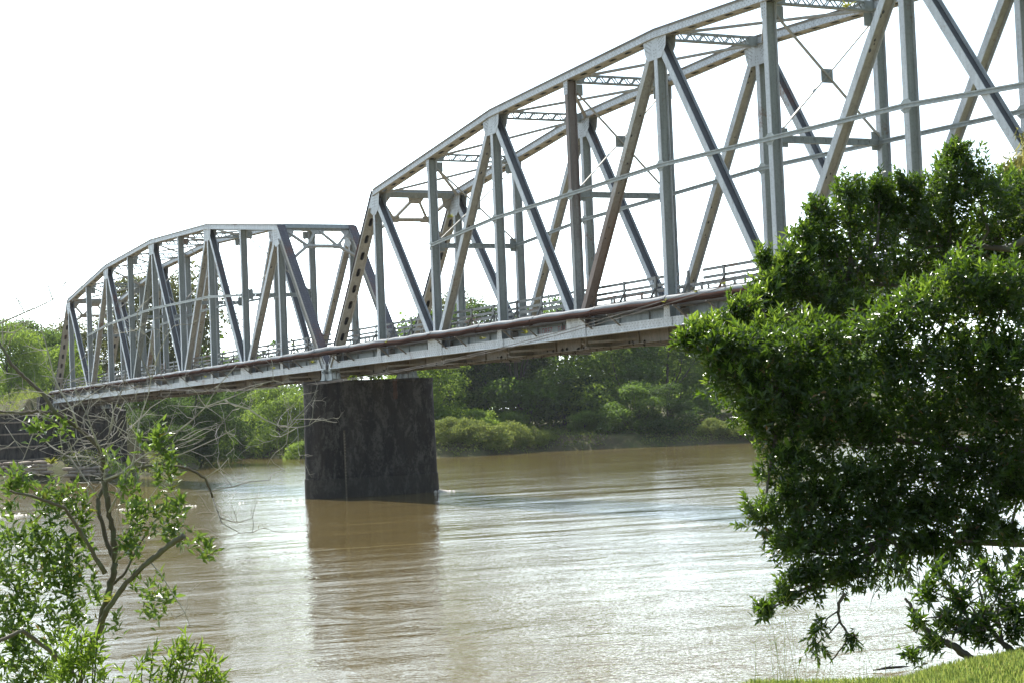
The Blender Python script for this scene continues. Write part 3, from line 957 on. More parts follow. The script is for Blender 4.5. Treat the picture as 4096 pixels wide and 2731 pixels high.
# ------------------------------------------------------------------ overhead wires by the bridge
def wire(px, label, y):
    pts = []
    for (a, b) in px:
        d = F+RT*(a-2048)/FPX-UP*(b-1365.5)/FPX
        t = (y-CAM[1])/d[1]
        pts.append(CAM+d*t)
    pts = np.array(pts)
    x = pts[:, 0]; z = pts[:, 2]
    co = np.polyfit(x, z, 4)
    X = np.linspace(-80.0, 58, 220)
    P_ = [(xx, y, float(np.polyval(co, xx))) for xx in X if True]
    mb = MB()
    ph = 0.0
    for s in (0, math.pi):
        mb.tube([(p[0], p[1]+0.016*math.cos(s+p[0]*9), p[2]+0.016*math.sin(s+p[0]*9)) for p in P_], 0.010, 5)
    o = mb.build('twisted_wire', M_CABLE)
    tag(o, label, 'wire', 'overhead wires')
wire([(0, 1490), (300, 1520), (620, 1546), (700, 1557), (870, 1561.6), (1210, 1540), (1395, 1514), (1617.8, 1473.6), (1770, 1443), (2180, 1343), (2333, 1299.8), (2485, 1253), (2680, 1197), (2887, 1131), (3055, 1074)],
     'upper twisted wire sagging across the front of the bridge', -1.5)
wire([(0, 1492), (300, 1522), (620, 1549), (700, 1560), (870, 1565), (1210, 1545), (1395, 1520), (1617.8, 1480), (1770, 1451), (2180, 1352), (2333, 1310), (2483, 1266), (2658, 1220), (2800, 1184), (3040, 1103)],
     'lower twisted wire sagging just under its twin in front of the bridge', -1.35)

# ------------------------------------------------------------------ pier
PX = -GAP/2
def stadium(cx, y0, y1, r, n=20):
    out = []
    for k in range(n+1):
        t = math.pi+math.pi*k/n
        out.append((cx+r*math.cos(t), y0+r*math.sin(t)))
    for k in range(n+1):
        t = math.pi*k/n
        out.append((cx+r*math.cos(t), y1+r*math.sin(t)))
    return out
pier = thing('bridge_pier', 'dark stained concrete pier with rounded ends standing in the river', 'bridge pier', (PX, 0, 0))
mb = MB()
rings = [(-3.0, 1.30), (1.20, 1.22), (1.22, 1.17), (6.95, 1.10), (7.02, 1.14), (7.17, 1.14)]
N = None
for z, r in rings:
    ring = stadium(0, -0.45, 5.85, r)
    N = len(ring)
    mb.v += [(x, y, z) for x, y in ring]
for i in range(len(rings)-1):
    for k in range(N):
        mb.f.append((i*N+k, i*N+(k+1) % N, (i+1)*N+(k+1) % N, (i+1)*N+k)); mb.m.append(0)
mb.f.append(tuple((len(rings)-1)*N+k for k in range(N))); mb.m.append(0)
mb.build('shaft', M_PIER, pier)
for Y in (0.0, WF):
    mb = MB(); mb.box(-1.03, 1.03, Y+D/2-0.62, Y+D/2+0.62, 7.171, 7.187); mb.build('bearing_pad', M_ABUT, pier)
mb = MB()
mb.box(1.23, 1.262, 0.42, 0.53, -0.5, 4.1, 0)
for k in range(42):
    mb.box(1.2625, 1.269, 0.43, 0.47 if k % 2 else 0.52, 0.0+k*0.095, 0.045+k*0.095, 1)
mb.build('water_gauge', [M_GAUGE, M_LEDGE], pier)

rgp = np.random.default_rng(41)
def weeds(name, label, pts, per, size):
    c_ = np.array(pts); o_ = c_.mean(0); o_[2] = c_[:, 2].min()
    V, Fc = rosettes(c_, np.tile([0, 0, 1.0], (len(c_), 1))+0.5*rgp.normal(size=(len(c_), 3)), per, size, size*0.4, rgp, (0.5, 1.4), 0.15)
    o = np_mesh(name, V-o_, Fc, L_FAR3); o.location = o_
    return tag(o, label, 'weeds')


# ------------------------------------------------------------------ land and water
mb = MB()
mb.add([(-900, -900, 0), (600, -900, 0), (600, 900, 0), (-900, 900, 0)], [(0, 1, 2, 3)])
tag(mb.build('river', M_WATER), kind='structure')

FARLINE = [(-120, -400), (-95, -80), (-80, -14), (-72.5, -6), (-72.5, 4), (-80, 8.5), (-90, 14.5), (-110, 23), (-135, 31), (-165, 37), (-180, 42), (-166, 46.5), (-140, 46.3), (-118, 47), (-104, 47.5), (-98, 49), (-93.5, 53), (-97, 60), (-101.5, 67), (-97, 73), (-92.5, 80.5), (-87, 91), (-78, 115), (-60, 180), (-30, 300), (20, 600), (60, 900)]
rng = np.random.default_rng(5)


def poly_dist(pts, X, Y):
    best = np.full(X.shape, 1e9); sgn = np.ones(X.shape)
    for (x0, y0), (x1, y1) in zip(pts[:-1], pts[1:]):
        dx, dy = x1-x0, y1-y0
        t = np.clip(((X-x0)*dx+(Y-y0)*dy)/(dx*dx+dy*dy), 0, 1)
        d = np.hypot(X-x0-t*dx, Y-y0-t*dy)
        best = np.minimum(best, d)
    # inside test: land is on the -x side; crossing count of a ray towards +x
    cnt = np.zeros(X.shape, dtype=int)
    for (x0, y0), (x1, y1) in zip(pts[:-1], pts[1:]):
        c = (np.minimum(y0, y1) <= Y) & (Y < np.maximum(y0, y1))
        xi = x0+(Y-y0)*(x1-x0)/(y1-y0 if y1 != y0 else 1e-9)
        cnt += (c & (xi > X)).astype(int)
    return np.where(cnt % 2 == 1, best, -best)


def vnoise(X, Y, s, seed):
    r = np.random.default_rng(seed)
    out = np.zeros(X.shape)
    for k in range(7):
        a, ph, fq = r.uniform(0, 6.28), r.uniform(0, 6.28), s*r.uniform(0.6, 1.9)
        out += np.sin((X*math.cos(a)+Y*math.sin(a))*fq+ph)
    return out/7


def far_height(X, Y):
    d = poly_dist(FARLINE, X, Y)
    z = np.where(d > 0, 0.25+np.clip(d, 0, 3)*0.5+np.clip(d-3, 0, 60)*0.07, d*0.5)
    z = z+np.where(d > 0, vnoise(X, Y, 0.35, 3)*np.clip(d*0.2, 0, 0.6), 0)
    # road embankment carrying the approach to the deck
    e = np.clip(1-np.abs(Y-2.6)/9.0, 0, 1)*np.clip((-84.4-X)/1.2, 0, 1)
    z = np.where((X < -80) & (d > 0), np.maximum(z, np.minimum(e*2.0, 1)*8.55), z)
    return np.maximum(z, -2.5)


def grid(xs, ys, fn, name, mat):
    X, Y = np.meshgrid(xs, ys, indexing='ij')
    Z = fn(X, Y)
    V = np.stack([X.ravel(), Y.ravel(), Z.ravel()], 1)
    nx, ny = len(xs), len(ys)
    i = (np.arange(nx-1)[:, None]*ny+np.arange(ny-1)[None, :]).ravel()
    Fc = np.stack([i, i+ny, i+ny+1, i+1], 1)
    o = np_mesh(name, V, Fc, mat, smooth=True)
    return tag(o, kind='structure')


gx = np.concatenate([np.arange(-900, -220, 30), np.arange(-220, -60, 1.6), np.arange(-60, 100, 20)])
gy = np.concatenate([np.arange(-400, -40, 12), np.arange(-40, 130, 1.6), np.arange(130, 900, 25)])
grid(gx, gy, far_height, 'far_bank', M_FARGROUND)


def near_h(X, Y):
    U = (X-CAM[0])*FH[0]+(Y-CAM[1])*FH[1]
    V = (X-CAM[0])*RH[0]+(Y-CAM[1])*RH[1]
    uc = 12.3+np.maximum(0, V-2.55)*1.2-np.maximum(0, 1.2-V)*0.35
    uc = np.where(V < 1.2, np.maximum(uc, 9.3), uc)
    s = U-uc
    zt = 2.55-0.05*np.clip((V-2.2)/1.5, 0, 1)+vnoise(X, Y, 1.2, 8)*0.04
    zt = zt-np.clip(1.55-V, 0, 1.5)*0.25
    z = np.where(s < 0, zt, zt-0.25*s-0.16*s*s)
    return np.maximum(z, -3)


uu = np.concatenate([np.arange(-60, -5, 6), np.arange(-5, 24, 0.4), np.arange(24, 70, 3)])
vv = np.concatenate([np.arange(-80, -12, 6), np.arange(-12, 16, 0.4), np.arange(16, 80, 3)])
U_, V_ = np.meshgrid(uu, vv, indexing='ij')
Xg = CAM[0]+U_*FH[0]+V_*RH[0]; Yg = CAM[1]+U_*FH[1]+V_*RH[1]
Zg = near_h(Xg, Yg)
nx, ny = len(uu), len(vv)
ii = (np.arange(nx-1)[:, None]*ny+np.arange(ny-1)[None, :]).ravel()
tag(np_mesh('near_bank', np.stack([Xg.ravel(), Yg.ravel(), Zg.ravel()], 1), np.stack([ii, ii+1, ii+ny+1, ii+ny], 1), M_NEARGROUND, smooth=True), kind='structure')

# ------------------------------------------------------------------ foliage tools
LEAF_T = np.array([[0, 0, 0], [-0.5, 0.42, 0.10], [0.5, 0.42, 0.10], [0, 0.45, -0.04], [0, 1, -0.12]])     # x width, y length, z curl
LEAF_F = np.array([[0, 3, 1], [0, 2, 3], [1, 3, 4], [3, 2, 4]])


def unit(v): return v/np.maximum(np.linalg.norm(v, axis=-1, keepdims=True), 1e-9)


def leaves(pos, dirs, ups, length, width):
    """pos,dirs,ups (n,3): folded lance-shaped leaves"""
    n = len(pos)
    d = unit(dirs)
    s = unit(np.cross(d, ups)); u = np.cross(s, d)
    L = length[:, None, None] if np.ndim(length) else length
    Wd = width[:, None, None] if np.ndim(width) else width
    T = LEAF_T[None]
    V = pos[:, None]+s[:, None]*T[..., 0:1]*Wd+d[:, None]*T[..., 1:2]*L+u[:, None]*T[..., 2:3]*L
    Fc = (np.arange(n)[:, None, None]*5+LEAF_F[None]).reshape(-1, 3)
    return V.reshape(-1, 3), Fc


def rosettes(cent, axis, per, length, width, rg, spread=(0.75, 1.35), stem=0.12):
    """whorls of leaves round shoot tips"""
    n = len(cent)
    axis = unit(axis)
    ref = unit(np.cross(axis, rg.normal(size=(n, 3))))
    bi = np.cross(axis, ref)
    P_, D_, U2, L_ = [], [], [], []
    for k in range(per):
        t = k*2.399+rg.uniform(0, 0.7, n)
        th = rg.uniform(spread[0], spread[1], n)*(0.45+0.75*k/per)
        rad = ref*np.cos(t)[:, None]+bi*np.sin(t)[:, None]
        d = axis*np.cos(th)[:, None]+rad*np.sin(th)[:, None]
        d[:, 2] -= 0.12*rg.uniform(0, 1.6, n)
        back = (k/per)*stem*rg.uniform(0.6, 1.4, n)
        P_.append(cent-axis*back[:, None]); D_.append(d); U2.append(axis+0.25*rg.normal(size=(n, 3)))
        L_.append(length*rg.uniform(0.7, 1.2, n))
    L_ = np.concatenate(L_)
    return leaves(np.concatenate(P_), np.concatenate(D_), np.concatenate(U2), L_, L_*(width/length))


def join(parts):
    vs, fs, o = [], [], 0
    for v, f in parts:
        vs.append(v); fs.append(f+o); o += len(v)
    return np.concatenate(vs), np.concatenate(fs)


# ------------------------------------------------------------------ far trees (shared crowns)
def crown_mesh(name, seed, w, h, lobes, n, size, mat, flat=0.0, base=0.25, gap=0.0, droop=0.0, lr=(0.14, 0.26), up=0.0):
    rg = np.random.default_rng(seed)
    C_ = []
    for k in range(lobes):
        t = rg.uniform(0, 2*math.pi); zz = rg.uniform(0, 1)
        prof = math.sin(math.pi*min(1, 0.18+0.78*zz))**0.7 if flat == 0 else (0.5+0.5*zz)
        rr = prof*w*0.5*math.sqrt(rg.uniform(0.15, 1))*0.82
        C_.append((rr*math.cos(t), rr*math.sin(t), h*(base+(1-base)*zz*0.86), rg.uniform(lr[0], lr[1])*w))
    C_ = np.array(C_)
    wt_ = C_[:, 3]**2; idx = rg.choice(lobes, n, p=wt_/wt_.sum())
    d = unit(rg.normal(size=(n, 3)))
    d[:, 2] = np.abs(d[:, 2])*np.where(rg.random(n) < 0.22, -1, 1)
    rad = C_[idx, 3]*(1-0.42*rg.random(n)**2.6)*(1+0.22*np.sin(d[:, 0]*7+idx)*np.sin(d[:, 1]*6+idx*2))
    p = C_[idx, :3]+d*rad[:, None]*np.array([1, 1, 0.72])
    if gap:
        keep = vnoise(p[:, 0]*1.0, p[:, 1]*1.0+p[:, 2]*1.7, 1.1, seed+4) > -gap
        p, d = p[keep], d[keep]
    dirs = unit(d*0.5+rg.normal(size=p.shape)*0.8)
    dirs[:, 2] -= 0.25+droop-up
    ups = unit(d+rg.normal(size=p.shape)*0.55+np.array([0, 0, 0.7]))
    L = size*rg.uniform(0.6, 1.35, len(p))
    V, Fc = leaves(p, dirs, ups, L, L*0.62)
    me_o = np_mesh(name, V, Fc, mat)
    me = me_o.data
    bpy.data.objects.remove(me_o)
    return me, C_


def trunk_mesh(name, C_, h, r, base, seed, lean=0.0):
    rg = random.Random(seed)
    mb = MB()
    top_ = h*0.8
    pts = [(lean*z*z/h+0.25*math.sin(z*0.5+seed), 0.2*math.cos(z*0.45+seed), z) for z in np.linspace(-1.0, top_, 8)]
    mb.tube(pts, [r*(1-0.8*i/7) for i in range(8)], 8)
    for k in range(0, len(C_), max(1, len(C_)//9)):
        c = C_[k]
        z0 = min(top_*0.9, max(h*base*0.7, c[2]*0.55))
        i = int(np.clip((z0+1)/(top_+1)*7, 0, 6)); a = Vector(pts[i]); b = Vector(c[:3])
        m = (a+b)/2+Vector((rg.uniform(-.4, .4), rg.uniform(-.4, .4), -0.06*h*rg.random()))
        mb.tube([a, m, b], [r*0.38, r*0.24, r*0.08], 6)
    o = mb.build(name, M_FBARK, None, True)
    me = o.data; bpy.data.objects.remove(o)
    return me


KINDS = {}
def kind(key, seed, w, h, lobes, n, size, mat, r=0.32, **kw):
    cm, C_ = crown_mesh('crown', seed, w, h, lobes, n, size, mat, **kw)
    KINDS[key] = (cm, trunk_mesh('trunk', C_, h, r, kw.get('base', 0.25), seed), w, h)
kind('dark', 21, 13, 17, 20, 21000, 0.34, L_FAR1, base=0.10)
kind('dark2', 22, 12, 16, 18, 20000, 0.33, L_FAR1, base=0.08)
kind('mid', 23, 13, 17, 20, 21000, 0.34, L_FAR2, base=0.08)
kind('mid2', 24, 11, 15, 17, 19000, 0.32, L_FAR2, base=0.08)
kind('bright', 25, 14, 17, 22, 22000, 0.34, L_FAR3, base=0.06)
kind('olive', 26, 13, 17, 24, 16000, 0.36, L_OLIVE, base=0.22, gap=0.25)
kind('umbrella', 27, 19, 20, 40, 22000, 0.40, L_OLIVE, r=0.4, base=0.45, flat=1.0, gap=0.22, droop=0.3, lr=(0.09, 0.17))
kind('bush', 31, 5.5, 3.0, 34, 9000, 0.17, L_SCRUB, r=0.08, base=0.04, lr=(0.07, 0.2), up=0.9)
kind('bush2', 32, 5.0, 3.4, 30, 9000, 0.18, L_FAR3, r=0.08, base=0.04, lr=(0.08, 0.2))
kind('bush3', 33, 5.0, 2.4, 32, 8000, 0.16, L_SCRUB, r=0.06, base=0.04, lr=(0.06, 0.18), up=0.9)


def plant(key, x, y, h, rz, label, name='broadleaf_tree', cat='tree', group='trees on the far bank', wscale=1.0, sink=0.0):
    cm, tm, w0, h0 = KINDS[key]
    z = float(far_height(np.array([x]), np.array([y]))[0])-sink
    root = thing(name, label, cat, (x, y, z), group, rz)
    s = h/h0
    for nm, me in (('crown', cm), ('trunk', tm)):
        o = bpy.data.objects.new(nm if cat == 'tree' else ('foliage' if nm == 'crown' else 'stem'), me)
        link(o, root)
        o.scale = (s*wscale, s*wscale, s)
    return root


def ground_at(px, x):
    """y on the plane X=x seen in photo column px (row of the far shore)"""
    d = F+RT*(px-2048)/FPX-UP*(1800-1365.5)/FPX
    t = (x-CAM[0])/d[0]
    return float((CAM+d*t)[1])


def tree_px(key, px, x, h, rz, label, **kw):
    return plant(key, x, ground_at(px, x), h, rz, label, **kw)


# left approach, behind and beside the far span
tree_px('bright', 40, -112, 11.5, 0.3, 'light green tree at the left edge, behind the terraced wall')
tree_px('mid', 150, -128, 13.5, 1.3, 'green tree right beside the tall thin pole on the left bank')
tree_px('bright', 262, -118, 12.0, 2.2, 'yellow green tree just left of the far end post of the bridge')
tree_px('dark', 215, -150, 17.0, 0.9, 'dark crowned tree rising behind the light green trees at far left')
tree_px('olive', 330, -138, 17.5, 2.9, 'olive tree seen through the far portal of the bridge')
tree_px('olive', 470, -134, 17.0, 4.0, 'olive tree seen through the far span just right of its portal')
tree_px('umbrella', 660, -128, 24.0, 0.6, 'tall feathery tree with a wide flat crown behind the far span')
tree_px('mid2', 800, -150, 13.0, 5.0, 'round green tree behind the deck railing below the feathery crown')
tree_px('olive', 610, -150, 15.0, 5.5, 'low olive tree behind the deck, left of the round green one')
# under the far span
tree_px('dark', 640, -104, 10.5, 2.0, 'very dark tree hanging over the water beside the abutment', sink=0.6, wscale=1.2)
tree_px('dark2', 790, -122, 12.5, 3.2, 'dark tree under the middle of the far span, right of the abutment', sink=1.0, wscale=1.2)
tree_px('dark', 950, -165, 15.0, 4.4, 'shadowed tree at the head of the side creek', sink=1.0, wscale=1.15)
tree_px('bright', 1120, -152, 13.5, 0.2, 'light green leafy tree close to the left side of the pier', sink=1.5, wscale=1.15)
tree_px('mid2', 1010, -185, 17.0, 1.1, 'mid green tree behind the creek, between the dark tree and the pier')
tree_px('mid', 1300, -150, 15.0, 2.7, 'green tree directly behind the top of the pier', sink=1.0)
# right of the pier
tree_px('bright', 1725, -113, 15.5, 3.6, 'leafy light green tree just right of the pier', sink=1.5, wscale=1.05)
tree_px('mid', 1820, -126, 20.5, 0.8, 'tree with pale limbs behind the scrub, second right of the pier', sink=0.5)
tree_px('dark2', 1950, -122, 19.0, 1.9, 'narrow deeply shaded tree between two greener ones', sink=1.0)
tree_px('mid2', 2085, -115, 20.0, 5.2, 'large mid green tree rising above the scrub on the far bank', sink=1.5, wscale=1.2)
tree_px('dark', 2270, -119, 20.5, 0.1, 'dark tree left of the brightest green crown', sink=1.5, wscale=1.1)
tree_px('bright', 2490, -111, 20.0, 2.4, 'brightest broad crowned tree on the far bank, its top lit yellow green', sink=1.5, wscale=1.1)
tree_px('mid', 2690, -106, 18.0, 3.9, 'rounded mid green tree leaning over the bank beside the big foreground tree', sink=1.8, wscale=1.1)
tree_px('mid2', 2560, -99.5, 9.5, 0.9, 'small low branched tree overhanging the eroded bank', sink=1.8, wscale=1.35)
tree_px('dark', 2680, -97.5, 8.5, 2.9, 'low dark tree at the water edge, below the rounded green one', sink=1.8, wscale=1.3)
tree_px('bright', 2870, -114, 18.0, 4.6, 'pale green tree partly hidden by the foreground crown')
tree_px('mid', 3080, -110, 18.0, 1.6, 'green tree on the far bank glimpsed through the foreground leaves')
tree_px('olive', 1880, -175, 22.0, 2.1, 'distant tree top showing above the deck behind the railing')


def undergrowth():
    rg = np.random.default_rng(19)
    n = 260000
    X = rg.uniform(-150, -70, n); Y = rg.uniform(-40, 120, n)
    d = poly_dist(FARLINE, X, Y)
    keep = (d > -0.2) & (d < 16) & ((Y > 8.6) | (Y < -17) | (X < -84.6) | ((X > -82.2) & (Y > -0.5) & (d > 0))) & (rg.random(n) < 0.9-0.03*d)
    keep &= vnoise(X, Y, 0.5, 14) > -0.28
    keep |= (X < -84.8) & (X > -110) & (np.abs(Y) < 14) & (d > 0)
    X, Y, d = X[keep], Y[keep], d[keep]
    Z = far_height(X, Y)
    zone = np.exp(-((Y-54)/6.0)**2)*(X > -112)
    hgt = 0.25+np.clip(vnoise(X, Y, 0.8, 15)+0.3+zone*0.4, 0, 1.2)*(1.2+zone*1.5)
    p = np.stack([X, Y, Z+rg.random(len(X))*hgt], 1)
    L = rg.uniform(0.16, 0.42, len(X))
    dr = rg.normal(size=p.shape); dr[:, 2] = np.abs(dr[:, 2])*0.9+0.1
    V, Fc = leaves(p, dr, rg.normal(size=p.shape)+np.array([0, 0, 1.0]), L, L*0.4)
    tag(np_mesh('undergrowth', V, Fc, L_SCRUB), 'rough undergrowth covering the far bank down to the water', 'undergrowth', kind='stuff')
undergrowth()
# far woods that read as one mass
wood = []
rgw = np.random.default_rng(77)
vs, fs, off = [], [], 0
cmv = None
def wood_mass():
    parts = []
    for k in range(60):
        x = rgw.uniform(-330, -185); y = ground_at(rgw.uniform(-200, 3600), x)
        if y < 12 and x > -230: continue
        h = rgw.uniform(11, 17)
        n = 900
        d = unit(rgw.normal(size=(n, 3))); d[:, 2] = np.abs(d[:, 2])
        rad = (1-0.35*rgw.random(n)**2)*(1+0.25*np.sin(d[:, 0]*6+k)*np.sin(d[:, 1]*5+2*k))
        z0 = float(far_height(np.array([x]), np.array([y]))[0])
        p = np.array([x, y, z0+1])+d*rad[:, None]*np.array([6.5, 6.5, h])
        L = rgw.uniform(0.7, 1.4, n)
        dirs = unit(d*0.3+rgw.normal(size=(n, 3))*0.8); dirs[:, 2] -= 0.3
        parts.append(leaves(p, dirs, unit(d+rgw.normal(size=(n, 3))*0.5), L, L*0.7))
    V, Fc = join(parts)
    o = np_mesh('woodland', V, Fc, L_FAR2)
    tag(o, 'distant green woodland behind the far bank', 'woodland', kind='stuff')
wood_mass()

# scrub on the low bank right of the pier
bl = [('bush', 1790, -100.5, 3.4, 'scrubby bush at the waterline beside the right edge of the pier'),
      ('bush2', 1760, -110, 4.6, 'tall light green bush just behind the waterline scrub by the pier'),
      ('bush', 1880, -98.0, 3.3, 'yellowish scrub bush second from the pier at the water edge'),
      ('bush3', 1960, -97.0, 3.4, 'dry tipped scrub bush at the water edge, middle of the low scrub bank'),
      ('bush2', 1930, -106, 4.4, 'leafy green bush on top of the scrub bank'),
      ('bush', 2040, -99.5, 3.3, 'scrub bush near the right end of the low scrub bank'),
      ('bush3', 2110, -101.5, 2.8, 'low yellow green bush where the scrub meets the bare bank'),
      ('bush2', 2050, -109, 3.8, 'rounded bush behind the scrub, below the dark trees'),
      ('bush3', 2175, -103.5, 1.9, 'small grassy tuft bush on the eroded bank edge'),
      ('bush2', 2345, -105, 3.4, 'bright little bush alone in front of the shaded trees'),
      ('bush', 2860, -92, 2.4, 'grassy bush on the sunlit slope left of the foreground tree'),
      ('bush3', 2960, -90, 2.4, 'second grassy bush on the sunlit slope, partly behind foreground leaves'),
      ('bush3', 3050, -88, 2.3, 'farthest right grassy bush at the water edge, among the foreground leaves'),
      ('bush2', 1205, -134, 3.8, 'green bush at the creek edge against the left side of the pier'),
      ('bush2', 1060, -158, 3.4, 'light green bush on the far edge of the creek'),
      ('bush', 960, -165, 3.2, 'bush at the creek edge left of the light green one')]
for i, (k, px, x, h, lab) in enumerate(bl):
    tree_px(k, px, x, h*0.92, i*1.7, lab, name='riverside_bush', cat='bush', group='bushes on the far bank', sink=0.35, wscale=1.15)

# ------------------------------------------------------------------ abutment, terraces and sandbags on the left
ab = thing('bridge_abutment', 'dark concrete abutment under the left end of the bridge', 'abutment', (-83, 0, 0))
mb = MB(); mb.box(-1.5, 0.6, -1.2, 7.0, -2, ZB-0.73); mb.build('front_wall', M_ABUT, ab)
mb = MB(); mb.box(-1.5, -0.05, -1.1, 6.7, ZB-0.73, ZB+0.75); mb.build('backwall', M_ABUT, ab)
mb = MB(); mb.quadprism([(-12, -2), (0.4, -2), (0.4, ZB-1.0), (-12, ZB+0.6)], -1.9, -1.21); mb.build('wing_wall', M_STONE, ab)
mb = MB(); mb.quadprism([(-12, -2), (0.4, -2), (0.4, ZB-1.0), (-12, ZB+0.6)], 7.01, 7.7); mb.build('wing_wall', M_ABUT, ab)

tw = thing('terraced_wall', 'stepped dark stone retaining wall left of the abutment', 'retaining wall', (-79, -10, 0))
levels = [(0.0, 2.35, 0.0), (2.35, 3.65, -0.9), (3.65, 4.9, -1.7), (4.9, 6.1, -2.4), (6.1, 6.95, -3.4)]
for i, (z0, z1, bk) in enumerate(levels):
    mb = MB()
    y = -16.0
    rr = random.Random(i)
    yend = 8.2 if i < 4 else 7.6
    while y < yend:
        l = rr.uniform(0.7, 1.5); j = rr.uniform(-0.06, 0.10); t_ = rr.uniform(-0.05, 0.06)
        y2 = min(y+l, yend+0.2)
        x1 = bk+2.0+j
        mb.add([(bk-6, y, z0-1), (x1+0.05, y, z0-1), (x1+0.05, y2, z0-1), (bk-6, y2, z0-1), (bk-6, y, z1+t_), (x1, y, z1+t_), (x1, y2, z1+t_), (bk-6, y2, z1+t_)],
               [(0, 3, 2, 1), (4, 5, 6, 7), (0, 1, 5, 4), (1, 2, 6, 5), (2, 3, 7, 6), (3, 0, 4, 7)], [0, 1, 0, 0, 0, 0])
        mb.box(x1-0.3, x1+0.09, y, y2, z1+t_-0.12, z1+t_+0.03, 1)
        y = y2+0.012
    mb.build('terrace_step', [M_STONE, M_LEDGE], tw)


def bag_mesh():
    mb = MB()
    n, m = 14, 12
    for i in range(n+1):
        t = i/n
        e = (max(0.0, 1-(2*t-1)**6))**0.5
        w, h = 0.34*e, 0.17*e
        if i in (0, n): w, h = 0.03, 0.02
        for k in range(m):
            a = 2*math.pi*k/m
            c, s = math.cos(a), math.sin(a)
            sp = 0.75
            mb.v.append((math.copysign(abs(c)**sp, c)*w, (t-0.5)*1.35, math.copysign(abs(s)**sp, s)*h+0.015*math.sin(t*9+k)))
    for i in range(n):
        for k in range(m):
            a, b = i*m+k, i*m+(k+1) % m
            mb.f.append((a, b, b+m, a+m)); mb.m.append(0)
    mb.f.append(tuple(range(m-1, -1, -1))); mb.m.append(0)
    mb.f.append(tuple(n*m+k for k in range(m))); mb.m.append(0)
    return mb
bag0 = bag_mesh().build('sandbag', M_BAG, None, True)
first = True
rowname = ['top row', 'second row down', 'third row down', 'lowest row']
rb = random.Random(4)
order = ['at the far left', 'left of the middle', 'right of the middle', 'nearest the abutment']
for row in range(4):
    z = 2.05-0.33*row
    for k in range(4):
        o = bag0 if first else bag0.copy()
        if not first: COL.objects.link(o)
        first = False
        y = -7.4+k*1.42+(0.55 if row % 2 else 0)
        o.location = (-73.6+0.12*row, y, z)
        o.rotation_euler = (rb.uniform(-.06, .06), rb.uniform(-.06, .06), rb.uniform(-0.08, 0.08))
        o.scale = (1.25, 1.06, 1.02)
        tag(o, f'pale sandbag in the {rowname[row]}, {order[k]}', 'sandbag', 'sandbags piled at the water edge')

rowname2 = ['top row', 'middle row', 'bottom row']
for row in range(3):
    for k in range(3):
        o = bag0.copy(); COL.objects.link(o)
        o.location = (-72.2+0.14*row, -0.6+k*1.42+(0.5 if row % 2 else 0), 1.28-0.33*row)
        o.rotation_euler = (rb.uniform(-.06, .06), rb.uniform(-.06, .06), rb.uniform(-0.08, 0.08))
        tag(o, f'sandbag in the shaded stack under the bridge end, {rowname2[row]}, {("left", "middle", "right")[k]}', 'sandbag', 'sandbags piled at the water edge')

# lattice mast on the left bank
pole = thing('lattice_pole', 'thin rusty lattice pole standing above the trees at far left', 'utility pole', (-112, ground_at(66, -112)+0.0, 3.0))
mb = MB()
hgt = 14.2
for a in (-1, 1):
    mb.tube([(0, a*0.42, 0), (0, a*0.36, hgt*0.72)], 0.085, 6)
for k in range(11):
    z0, z1 = k*hgt*0.72/11, (k+1)*hgt*0.72/11
    mb.tube([(0, -0.4, z0), (0, 0.4, z1)], 0.03, 5); mb.tube([(0, 0.4, z0), (0, -0.4, z0+0.02)], 0.03, 5)
mb.build('lattice_shaft', M_WOODPOLE, pole)
mb = MB(); mb.tube([(0, -0.36, hgt*0.72), (0, -0.36, hgt)], [0.08, 0.05], 6); mb.build('top_mast', M_WOODPOLE, pole)
mb = MB(); mb.beam((0, -1.0, hgt*0.72), (0, 0.5, hgt*0.72), 0.1, 0.12)
mb.beam((0, -0.75, hgt*0.96), (0, 0.05, hgt*0.96), 0.07, 0.07); mb.build('crossarm', M_WOODPOLE, pole)

# ------------------------------------------------------------------ bromeliads rooted on the bridge
def brom(name, loc, r, seed, label, n=16):
    rg = np.random.default_rng(seed)
    t = rg.uniform(0, 2*math.pi, n); e = rg.uniform(0.15, 1.15, n)
    d = np.stack([np.cos(t)*np.cos(e), np.sin(t)*np.cos(e), np.sin(e)], 1)
    L = r*0.85*rg.uniform(0.7, 1.2, n)
    V, Fc = leaves(np.zeros((n, 3)), d, np.tile([0, 0, 1.0], (n, 1))+0.2*rg.normal(size=(n, 3)), L, L*0.17)
    o = np_mesh(name, V, Fc, L_BROM)
    o.location = loc
    tag(o, label, 'air plant', 'yellow air plants on the bridge')
    return o
def plane_y(px, py, y):
    d = F+RT*(px-2048)/FPX-UP*(py-1365.5)/FPX
    t = (y-CAM[1])/d[1]
    return tuple(CAM+d*t)
def cpt(x0, y0, x, y): return (x0+x*512/2347, y0+y*512/2347)
